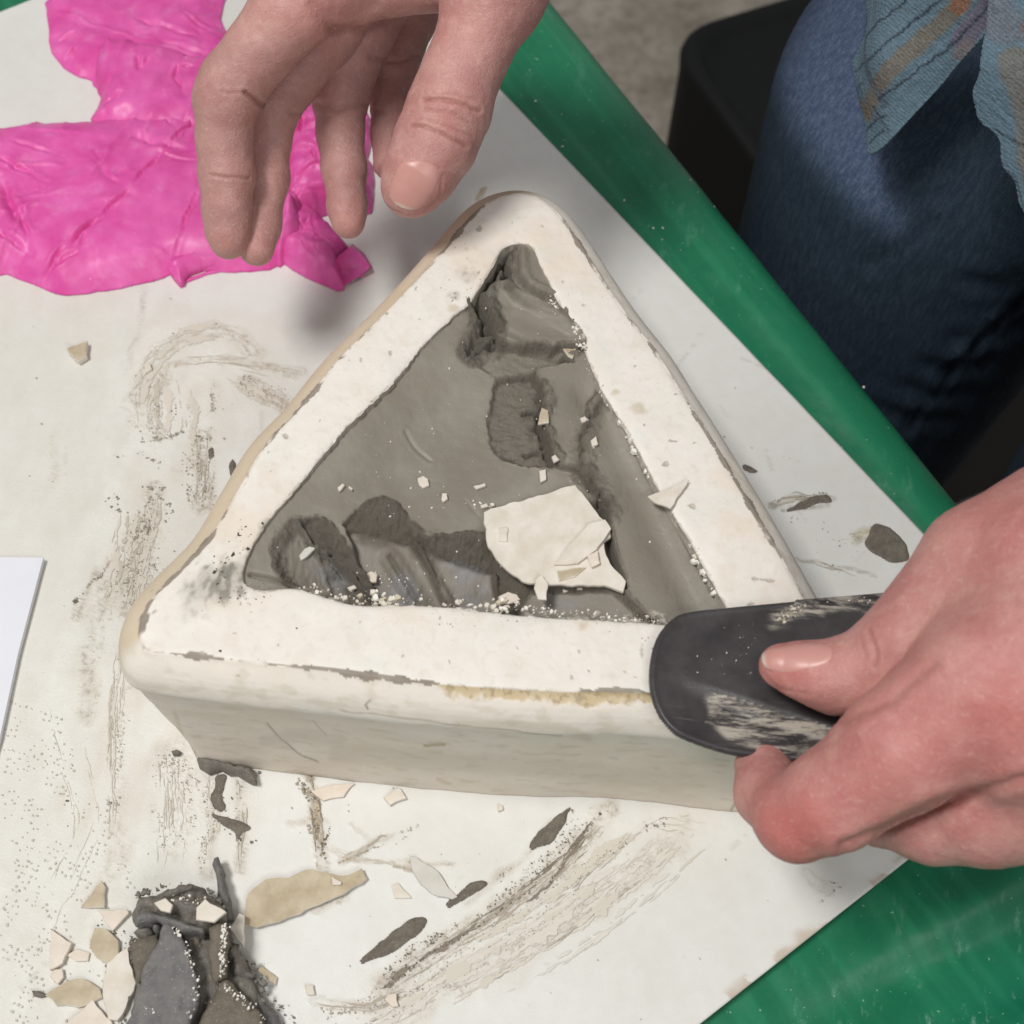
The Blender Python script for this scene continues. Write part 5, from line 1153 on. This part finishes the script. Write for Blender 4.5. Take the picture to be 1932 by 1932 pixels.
LH = dict(
 thumb=[J(1474,1256,11.45,42),J(1520,1266,11.5,54),J(1570,1276,11.6,66),J(1625,1272,11.9,78),J(1705,1238,12.6,100),J(1860,1070,14,122),J(1990,1010,15,140)],
 index=[J(2010,1190,15.5,160),J(1860,1290,14.6,140),J(1700,1415,13,116),J(1570,1510,11.2,94),J(1505,1542,10.2,82)],
 tip=[J(1505,1542,10.2,82),J(1452,1498,9.0,64),J(1442,1448,8.6,56)],
 middle=[J(2010,1480,12.5,150),J(1860,1520,11.0,112),J(1760,1535,10,92),J(1660,1530,8.8,66)],
 ring=[J(2010,1470,10,120),J(1800,1490,7.5,86),J(1700,1480,6,64)],
 pinky=[J(2010,1440,8.5,100),J(1840,1450,6,70),J(1760,1440,4.8,55)])
LPALM = [[J(2000,1100,15,190),J(1990,1330,14,210)], [J(1860,1180,13.8,125),J(1900,1330,13.6,160)], [J(1740,1300,12.6,80),J(1850,1240,13.2,110)], [J(2080,1240,15,220),J(2330,1210,18,190)]]
def hand_fn(H_, PL, kp=.7, tip=None):
    def fn(P):
        P = P.astype(np.float64); p = None
        for c_ in PL:
            q = chain(P, c_, .5); p = q if p is None else smin(p, q, 1.0)
        out = p
        for k, c_ in H_.items():
            d = chain(P, c_, .35)
            if k == 'index' and 'tip' in H_: d = smin(d, chain(P, H_['tip'], .3), .25)
            if k == 'tip': continue
            out2 = smin(p, d, kp); out = smin(out, out2, .07)
        return out
    return fn
fR, fL = hand_fn(RH, RPALM, .8), hand_fn(LH, LPALM, .6)
def bbox(H_, PL, pad=.6):
    P = []; 
    for c_ in list(H_.values())+PL:
        for (p, r) in c_: P += [p-r, p+r]
    P = np.array(P); return P.min(0)-pad, P.max(0)+pad
def topx(V):
    q = (V-CAM) @ RCAM; return 966+F_PX*q[:, 0]/-q[:, 2], 966-F_PX*q[:, 1]/-q[:, 2]
def trace(fn, px, py, t0=20, n=60):
    px, py = np.asarray(px, float), np.asarray(py, float)
    D = np.stack([(px-966)/F_PX, (966-py)/F_PX, -np.ones_like(px)], -1) @ RCAM.T; D /= np.linalg.norm(D, axis=-1)[:, None]
    t_ = np.full(len(px), float(t0))
    for _ in range(n): t_ += fn(CAM+D*t_[:, None])*.9
    P = CAM+D*t_[:, None]; e_ = .03; G = np.stack([fn(P+np.eye(3)[k]*e_)-fn(P-np.eye(3)[k]*e_) for k in range(3)], -1); G /= np.linalg.norm(G, axis=1)[:, None]
    return P, G
def hand_mesh(fn, H_, PL, creases, reds, sp_, crop=None):
    lo, hi = bbox(H_, PL)
    if crop: lo, hi = crop(lo, hi)
    V, F = sdf_mesh(fn, lo, hi, sp_); N = normals(V, F)
    for _ in range(1): pass
    x_, y_ = topx(V); fac = ((CAM-V)*N).sum(1) > 0
    cr = np.zeros(len(V)); rd = np.zeros(len(V)); dis = np.zeros(len(V))
    for (P, wpx, dep, cl_) in creases:
        d, al = line_d(x_+3*noise(x_*.03, y_*.03, 1), y_+3*noise(x_*.03, y_*.03, 2), np.array(P, float)); m_ = np.exp(-(d/wpx)**2)*fac
        dis -= m_*dep; dis += np.exp(-((d-wpx*2.2)/(wpx*1.3))**2)*fac*dep*.35; cr = np.maximum(cr, m_*cl_)
    for (a, b_, r, s_) in reds:
        m_ = np.exp(-(((x_-a)**2+(y_-b_)**2)/r**2))*s_*fac; rd = np.maximum(rd, m_)
    dis += .018*fbm(V[:, 0]*1.5, V[:, 1]*1.5, V[:, 2]*1.5, 3)*1.5
    V = V+N*dis[:, None]
    return V, F, cr, rd
crR = [([(462,176),(480,188),(492,196)], 4, .10, .55), ([(398,330),(430,334),(468,336)], 3, .05, .5), ([(418,172),(450,176)], 3, .03, .3),
 ([(548,214),(575,216)], 4, .04, .4), ([(596,196),(640,206),(690,198)], 6, .05, .3), ([(700,108),(750,118),(790,104)], 5, .05, .3),
 ([(800,190),(830,186),(880,198),(905,210)], 3.5, .06, .7), ([(778,236),(800,238),(840,256),(880,276)], 3.5, .06, .75), ([(800,206),(850,212),(885,232)], 3, .03, .45), ([(790,222),(850,238),(890,258)], 2.5, .03, .35), ([(815,176),(860,176),(900,186)], 3, .03, .3),
 ([(628,60),(660,52),(690,58),(720,40)], 8, .06, .25), ([(590,8),(612,40),(640,62)], 10, .08, .15), ([(722,300),(712,335),(722,385),(760,405)], 2.5, .03, .4), ([(836,330),(828,370),(800,400)], 2.5, .03, .3)]
rdR = [(790,350,60,.20), (845,215,50,.25), (430,160,45,.10), (430,455,30,.2), (486,470,30,.25), (656,418,30,.30), (610,60,60,.15), (900,60,60,.12)]
V1, F1, c1, r1 = hand_mesh(fR, RH, RPALM, crR, rdR, .085, lambda lo, hi: (lo, np.array([hi[0], min(hi[1], 22), hi[2]])))
crL = [([(1640,1190),(1655,1230),(1650,1260)], 4, .05, .4), ([(1625,1200),(1635,1240)], 3, .03, .3), ([(1590,1598),(1680,1560),(1760,1520),(1932,1470)], 10, .12, .25), ([(1440,1270),(1470,1298),(1530,1310)], 2.5, .03, .3), ([(1590,1362),(1680,1320),(1760,1250)], 10, .08, .15)]
rdL = [(1490,1240,60,.3), (1500,1570,90,.45), (1750,1400,140,.22), (1900,1350,130,.3), (1880,980,90,.2), (1650,1480,90,.3)]
V2, F2, c2, r2 = hand_mesh(fL, LH, LPALM, crL, rdL, .10)
shade1 = ss(-.3, .6, chain(V1, RH['thumb'], .3))*ss(30, 120, topx(V1)[1])  # shade mask for the right hand's fingers, thumb left out
# arms, further out of the picture, in the same mesh
eR, sR = np.array([9, 34, 36.]), np.array([15, 36, 56.]); wl = J(2330,1210,18,190); eL, sL = np.array([40, -14, 26.]), np.array([40, 4, 55.])
def fa(P):
    a = smin(cone(P, J(988,-280,18.4,150)[0], eR, J(988,-280,18.4,132)[1], 4.4), cone(P, eR, sR, 4.4, 5.6), 1.2)
    b_ = smin(cone(P, J(2280,1215,17.4,180)[0], eL, J(2280,1215,17.4,176)[1], 4.4), cone(P, eL, sL, 4.4, 5.6), 1.2)
    return np.minimum(a, b_)
V3, F3 = sdf_mesh(fa, [-8, -30, 8], [50, 46, 64], .6)
V = np.vstack([V1, V2, V3]); F = np.vstack([F1, F2+len(V1), F3+len(V1)+len(V2)])
cr = np.r_[c1, c2, np.zeros(len(V3))]; rd = np.r_[r1, np.clip(r2*1.25+.16, 0, 1), np.zeros(len(V3))]
body = mesh_obj('body', V, F, M['skin'], per, attrs={'crease': cr, 'red': rd, 'finger_shade': np.r_[shade1, np.zeros(len(V2)+len(V3))]})
tag(body, 'bare hands and forearms with pink skin and whitish clay dust')
def nail(P, fn, label, lift=.03, tipdir=(0, 1), white=.12):
    P = spline(np.array(P, float), 6); x0, y0 = P.min(0); x1, y1 = P.max(0); s_ = 2.6
    gx_, gy_ = np.meshgrid(np.arange(x0-s_*2, x1+s_*3, s_), np.arange(y0-s_*2, y1+s_*3, s_), indexing='ij')
    D, bx, by = poly_sd(gx_, gy_, P); ins = D > 0; F = grid_faces(*gx_.shape); F = F[ins.ravel()[F].sum(1) >= 2]
    X_ = np.where(ins, gx_, bx).ravel(); Y_ = np.where(ins, gy_, by).ravel(); Dd = np.where(ins, D, 0).ravel()
    us_ = np.unique(F); rm = np.full(X_.size, -1); rm[us_] = np.arange(len(us_)); F = rm[F]; X_, Y_, Dd = X_[us_], Y_[us_], Dd[us_]
    Pw, G = trace(fn, X_, Y_)
    for _ in range(6):
        Gs = G.copy(); cn = np.ones(len(G))
        for a_, b_ in ((0, 1), (1, 2), (2, 3), (3, 0)):
            np.add.at(Gs, F[:, a_], G[F[:, b_]]); np.add.at(Gs, F[:, b_], G[F[:, a_]])
        G = Gs/np.linalg.norm(Gs, axis=1)[:, None]
    td = (X_*tipdir[0]+Y_*tipdir[1]); td = (td-td.min())/(td.max()-td.min())
    W = Pw+G*(lift*1.6*(1-np.exp(-Dd/3.5))-.022+.03*ss(.8, 1, td)[...])[:, None]
    F = F[:, ::-1]
    o = bpy.data.objects; ob = mesh_obj('thumbnail', W, F, M['nail'], None, attrs={'tip': ss(1-white, 1-white*.3, td)})
    md = ob.modifiers.new('t', 'SOLIDIFY'); md.thickness = .035*CM; md.offset = -1
    ob.parent = body; ob.location = ob.location-per.location
    return ob
nail([(757,306),(785,300),(812,305),(830,322),(826,350),(812,376),(796,392),(776,396),(753,390),(734,374),(733,358),(742,332)], fR, 'thumbnail', tipdir=(-.35, .93), white=.09)
nail([(1436,1242),(1446,1226),(1480,1217),(1530,1211),(1560,1214),(1572,1228),(1562,1250),(1530,1264),(1480,1270),(1446,1262)], fL, 'thumbnail', tipdir=(-1, .15), white=.1)

# jeans
lR, lL = np.array([20.6, 24.2, 2.]), np.array([33.5, 6.5, 2.])
def fj(P):
    a = smin(cone(P, lR, np.array([19.8, 23.5, -42.]), 10.0, 7.6), cone(P, np.array([19.8, 23.5, -42.]), np.array([21., 26., -84.]), 7.6, 6.4), 2)
    b_ = smin(cone(P, lL, np.array([34., 7., -42.]), 10.0, 7.6), cone(P, np.array([34., 7., -42.]), np.array([34., 9., -84.]), 7.6, 6.4), 2)
    h_ = cone(P, lR+[2.5, 1.5, 9], lL+[-1, 3.5, 9], 9.5, 9.5)
    d = smin(smin(a, b_, 1.5), h_, 4)
    return d
V, F = sdf_mesh(fj, [6, -8, -90], [48, 42, 24], .42); N = normals(V, F); x_, y_ = topx(V); fac = ((CAM-V)*N).sum(1) > 0
a_ = np.arctan2(V[:, 1]-15, V[:, 0]-27)*9
dis = .12*fbm(a_*.10, V[:, 2]*.14, 0., 3)+.05*np.abs(fbm(a_*.25+V[:, 2]*.1, V[:, 2]*.3, 1.3, 3))
st = np.zeros(len(V))
seam = [(1990,520),(1932,562),(1880,610),(1800,690),(1740,770),(1716,806),(1690,870)]
d, al = line_d(x_, y_, np.array(seam, float)); st = np.maximum(st, np.exp(-(d/2.2)**2)*fac*.9); dis -= np.exp(-(d/5)**2)*.30*fac; dis += np.exp(-((d-11)/7)**2)*.16*fac; d2_, _ = line_d(x_+11, y_+8, np.array(seam, float)); st = np.maximum(st, np.exp(-(d2_/1.4)**2)*fac*.6)
for P in [[(1932,610),(1850,640),(1800,640)],[(1870,680),(1790,700),(1740,690)],[(1830,740),(1760,750),(1710,730)],[(1790,790),(1700,790),(1660,770)],[(1932,520),(1880,540),(1830,530)],[(1760,420),(1700,470),(1640,500)]]:
    d, al = line_d(x_+6*noise(x_*.03, y_*.03, 3), y_, np.array(P, float)); dis -= np.exp(-(d/16)**2)*.10*fac; dis += np.exp(-((d-28)/16)**2)*.06*fac
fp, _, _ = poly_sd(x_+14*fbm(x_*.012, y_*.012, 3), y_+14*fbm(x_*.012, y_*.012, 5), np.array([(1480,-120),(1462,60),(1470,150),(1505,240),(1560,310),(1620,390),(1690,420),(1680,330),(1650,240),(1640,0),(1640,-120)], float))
lit_thigh = np.clip(ss(-45, 30, fp), 0, 1)*fac*.9+.03  # light on the upper thigh, put into the denim colour
V = V+N*dis[:, None]
mesh_obj('jeans', V, F, M['denim'], per, attrs={'lit_thigh': lit_thigh, 'stitch': st})

# plaid shirt: the hem hanging in front of the thigh, and the body and sleeves above
NF_ = -en[:2]; NF_ = np.array([NF_[0], NF_[1], 0.])
def onplane(x, y, dpl):
    d = RCAM @ np.array([(x-966)/F_PX, (966-y)/F_PX, -1.0]); return CAM+d*((dpl-CAM@NF_)/(d@NF_))
DPL = (lR@NF_)+10.9
def shirt_sheet(P, dpl, seed, bands, base):
    W = np.array([onplane(x, y, dpl) for x, y in P]); O = W[0]; S_ = (W-O)@ed; Z_ = W[:, 2]
    X_, Y_, D_, F_ = region_grid(spline(np.stack([S_, Z_], 1), 3), .10)
    base3 = O[None, :]*[1, 1, 0]+X_[:, None]*ed[None, :]+np.stack([X_*0, X_*0, Y_], 1)
    px_, py_ = topx(base3)
    wv = .5*np.sin(X_*1.0+.25*Y_+seed)*ss(-6, 2, Y_-Z_.min())+.35*noise(X_*.35, Y_*.3, seed)+.05*np.exp(-((D_-.9)/.12)**2)
    hem = np.exp(-((D_-1.0)/.10)**2)+np.exp(-((D_-.12)/.08)**2)
    W3 = base3+NF_*(wv-.05*hem)[:, None]
    col = np.tile(base, (len(X_), 1))
    for (Q, wp, c_, s_) in bands:
        d, al = line_d(px_+3*noise(px_*.05, py_*.05, 2), py_+3*noise(px_*.05, py_*.05, 4), np.array(Q, float)); col = paint(col, ss(wp*1.05, wp*.7, d)*s_, c_)
    return W3, F_, col
navy, brn, org, pur = srgb(38, 52, 66), srgb(128, 116, 98), srgb(150, 100, 68), srgb(112, 102, 122)
bl_ = srgb(104, 130, 146)
s1 = shirt_sheet([(1612,-60),(1614,10),(1619,40),(1621,73),(1593,121),(1601,147),(1612,176),(1623,220),(1634,242),(1650,285),(1672,278),(1700,250),(1773,147),(1829,88),(1906,7),(1960,-60)], DPL, 1,
 [([(1640,215),(1672,160),(1720,100),(1790,20),(1830,-40)], 17, brn, .85), ([(1622,196),(1636,214)], 12, brn, .8), ([(1795,20),(1812,-20)], 16, org, .9), ([(1800,80),(1840,30),(1890,-30)], 24, pur, .9),
  ([(1632,72),(1652,120),(1686,190)], 9, srgb(84, 92, 106), .7), ([(1790,110),(1810,90)], 14, srgb(132,120,118), .8),
  ([(1636,70),(1680,34),(1722,0),(1760,-40)], 2.6, navy, .95), ([(1655,112),(1700,70),(1770,2),(1800,-30)], 2.6, navy, .95), ([(1606,140),(1640,116)], 2.4, navy, .8), ([(1676,180),(1720,146),(1796,74),(1880,-10)], 2.6, navy, .95), ([(1609,172),(1636,152)], 2.4, navy, .8), ([(1640,245),(1664,222),(1686,212)], 2.6, navy, .9), ([(1652,266),(1680,240)], 2.6, navy, .9), ([(1664,196),(1690,244)], 2.4, navy, .8)], bl_)
s2 = shirt_sheet([(1895,-60),(1869,55),(1862,129),(1847,165),(1845,200),(1850,232),(1876,265),(1880,316),(1906,349),(1940,395),(2100,420),(2100,-60)], DPL+.8, 4,
 [([(1905,110),(1920,200),(1928,300),(1960,380)], 22, brn, .7), ([(1930,60),(1940,90)], 18, org, .7), ([(1880,20),(1900,60)], 30, srgb(120,110,118), .5), ([(1856,240),(1890,262),(1932,290)], 2.6, navy, .8), ([(1870,310),(1905,345),(1940,392)], 2.4, navy, .6)], bl_)
tC = np.array([31., 19.5, 20.])
def ft(P):
    d = cone(P, np.array([27., 24., 17.]), np.array([35., 12.5, 17.]), 10.0, 10.0); d = smin(d, cone(P, np.array([24., 28., 50.]), np.array([36., 10., 50.]), 9.5, 9.5), 12)
    d = smin(d, cone(P, tC, tC+[0, 0, 34], 12, 12), 5)
    d = smin(d, cone(P, sR+[4, -4, 0], sR+(eR-sR)*.8, 7., 6.2), 2); d = smin(d, cone(P, sL+[-2, 3, 0], sL+(eL-sL)*.8, 7., 6.2), 2)
    return d
V4, F4 = sdf_mesh(ft, [0, -20, 5], [56, 50, 68], .8); n4 = normals(V4, F4)
V4 = V4+n4*(.5*fbm(V4[:, 0]*.15, V4[:, 1]*.15, V4[:, 2]*.12, 3))[:, None]
col4 = np.tile(bl_, (len(V4), 1)); uu = V4@ed; col4 = paint(col4, ss(.4, .9, np.sin(uu*.9))*.8, brn); col4 = paint(col4, ss(.6, .95, np.sin(V4[:, 2]*.8))*.7, navy); col4 = paint(col4, ss(.8, .97, np.sin(uu*.45+1))*.7, pur)
VV, FF, CC = [], [], []; nn0 = 0
for (a, b_, c_) in (s1, s2, (V4, F4, col4)): VV.append(a); FF.append(b_+nn0); CC.append(c_); nn0 += len(a)
ob = mesh_obj('shirt', np.vstack(VV), np.vstack(FF), M['plaid'], per, col=np.vstack(CC))
md = ob.modifiers.new('cloth_thickness', 'SOLIDIFY'); md.thickness = .09*CM; md.offset = 0

# ------------------------------------------------------------------ black scraper held on the mould
P = [(1790,1116),(1700,1120),(1600,1126),(1500,1131),(1380,1138),(1300,1145),(1268,1160),(1243,1192),(1231,1238),(1231,1285),(1244,1330),(1272,1368),(1320,1390),(1400,1412),(1500,1424),(1600,1446),(1740,1480),(1800,1400),(1810,1250)]
W = spline(ats(P, 9.9), 4); X_, Y_, D_, F_ = region_grid(W, .07); x0_ = X_.min(); px_, py_ = topx(np.stack([X_, Y_, X_*0+9.9], 1))
lip = np.exp(-((D_-.10)/.08)**2)*.05
d1_, _ = line_d(px_, py_, np.array([(1330,1296),(1420,1325),(1600,1392),(1760,1450)], float)); fold = ss(-18, 18, (py_-1296)-(px_-1330)*.36)
Z_ = 9.42+.075*(X_-x0_)+.03*noise(X_*.4, Y_*.4, 3)+lip-.28*fold*ss(0, 3, X_-x0_)-.06*np.exp(-D_/.05)+.12*np.exp(-(D_/.12)**2)*((py_ < 1160) & (px_ > 1500))
smr = ss(30, 6, d1_-4+10*fbm(px_*.02, py_*.02, 2))*ss(1325, 1360, px_)*(py_ > 1290+(px_-1330)*.34)
pm = poly_sd(px_, py_, np.array([(1340,1305),(1430,1338),(1620,1400),(1640,1470),(1560,1440),(1480,1418),(1380,1384),(1345,1350)], float))[0]
smr = np.clip(np.maximum(smr, ss(-6, 4, pm)*.9), 0, 1)
sm2 = ss(26, 6, line_d(px_, py_, np.array([(1470,1165),(1500,1150),(1560,1140),(1700,1136)], float))[0]+8*noise(px_*.05, py_*.05, 2)); smr = np.maximum(smr, sm2*.95)
top_ = np.stack([X_, Y_, Z_], 1)
V_, F2_, k_ = border_loop_close(top_, F_, lambda v: v[2]-.16)
sc = empty('scraper', (float(X_.mean()), float(Y_.mean()), 9.2)); tag(sc, 'black rubber scraper with rounded end and plaster smears held over the mould corner', 'scraper')
mesh_obj('blade', V_, F2_, M['rubber'], sc, attrs={'smear': np.r_[smr, np.zeros(k_)]})
pts, sz, cl, hs = [], [], [], []
zf = lambda a, b_: 9.42+.075*(at(a, b_, 9.9)[0]-x0_)+.02
crumb_line([(1470,1168),(1490,1156),(1510,1142)], 6, 90, .02, .12, zf, (W2, W3, srgb(140,128,112)))
crumb_line([(1510,1138),(1600,1130),(1700,1124)], 3, 100, .02, .08, zf, (W1, W2, srgb(190,182,166)))
crumb_line([(1300,1260),(1420,1240),(1400,1180)], 30, 26, .012, .05, zf, (W2, W3))
flakes('scraper_crumbs', pts, sz, cl, hs, 'flakes')
print('script seconds', time.time()-_T0)
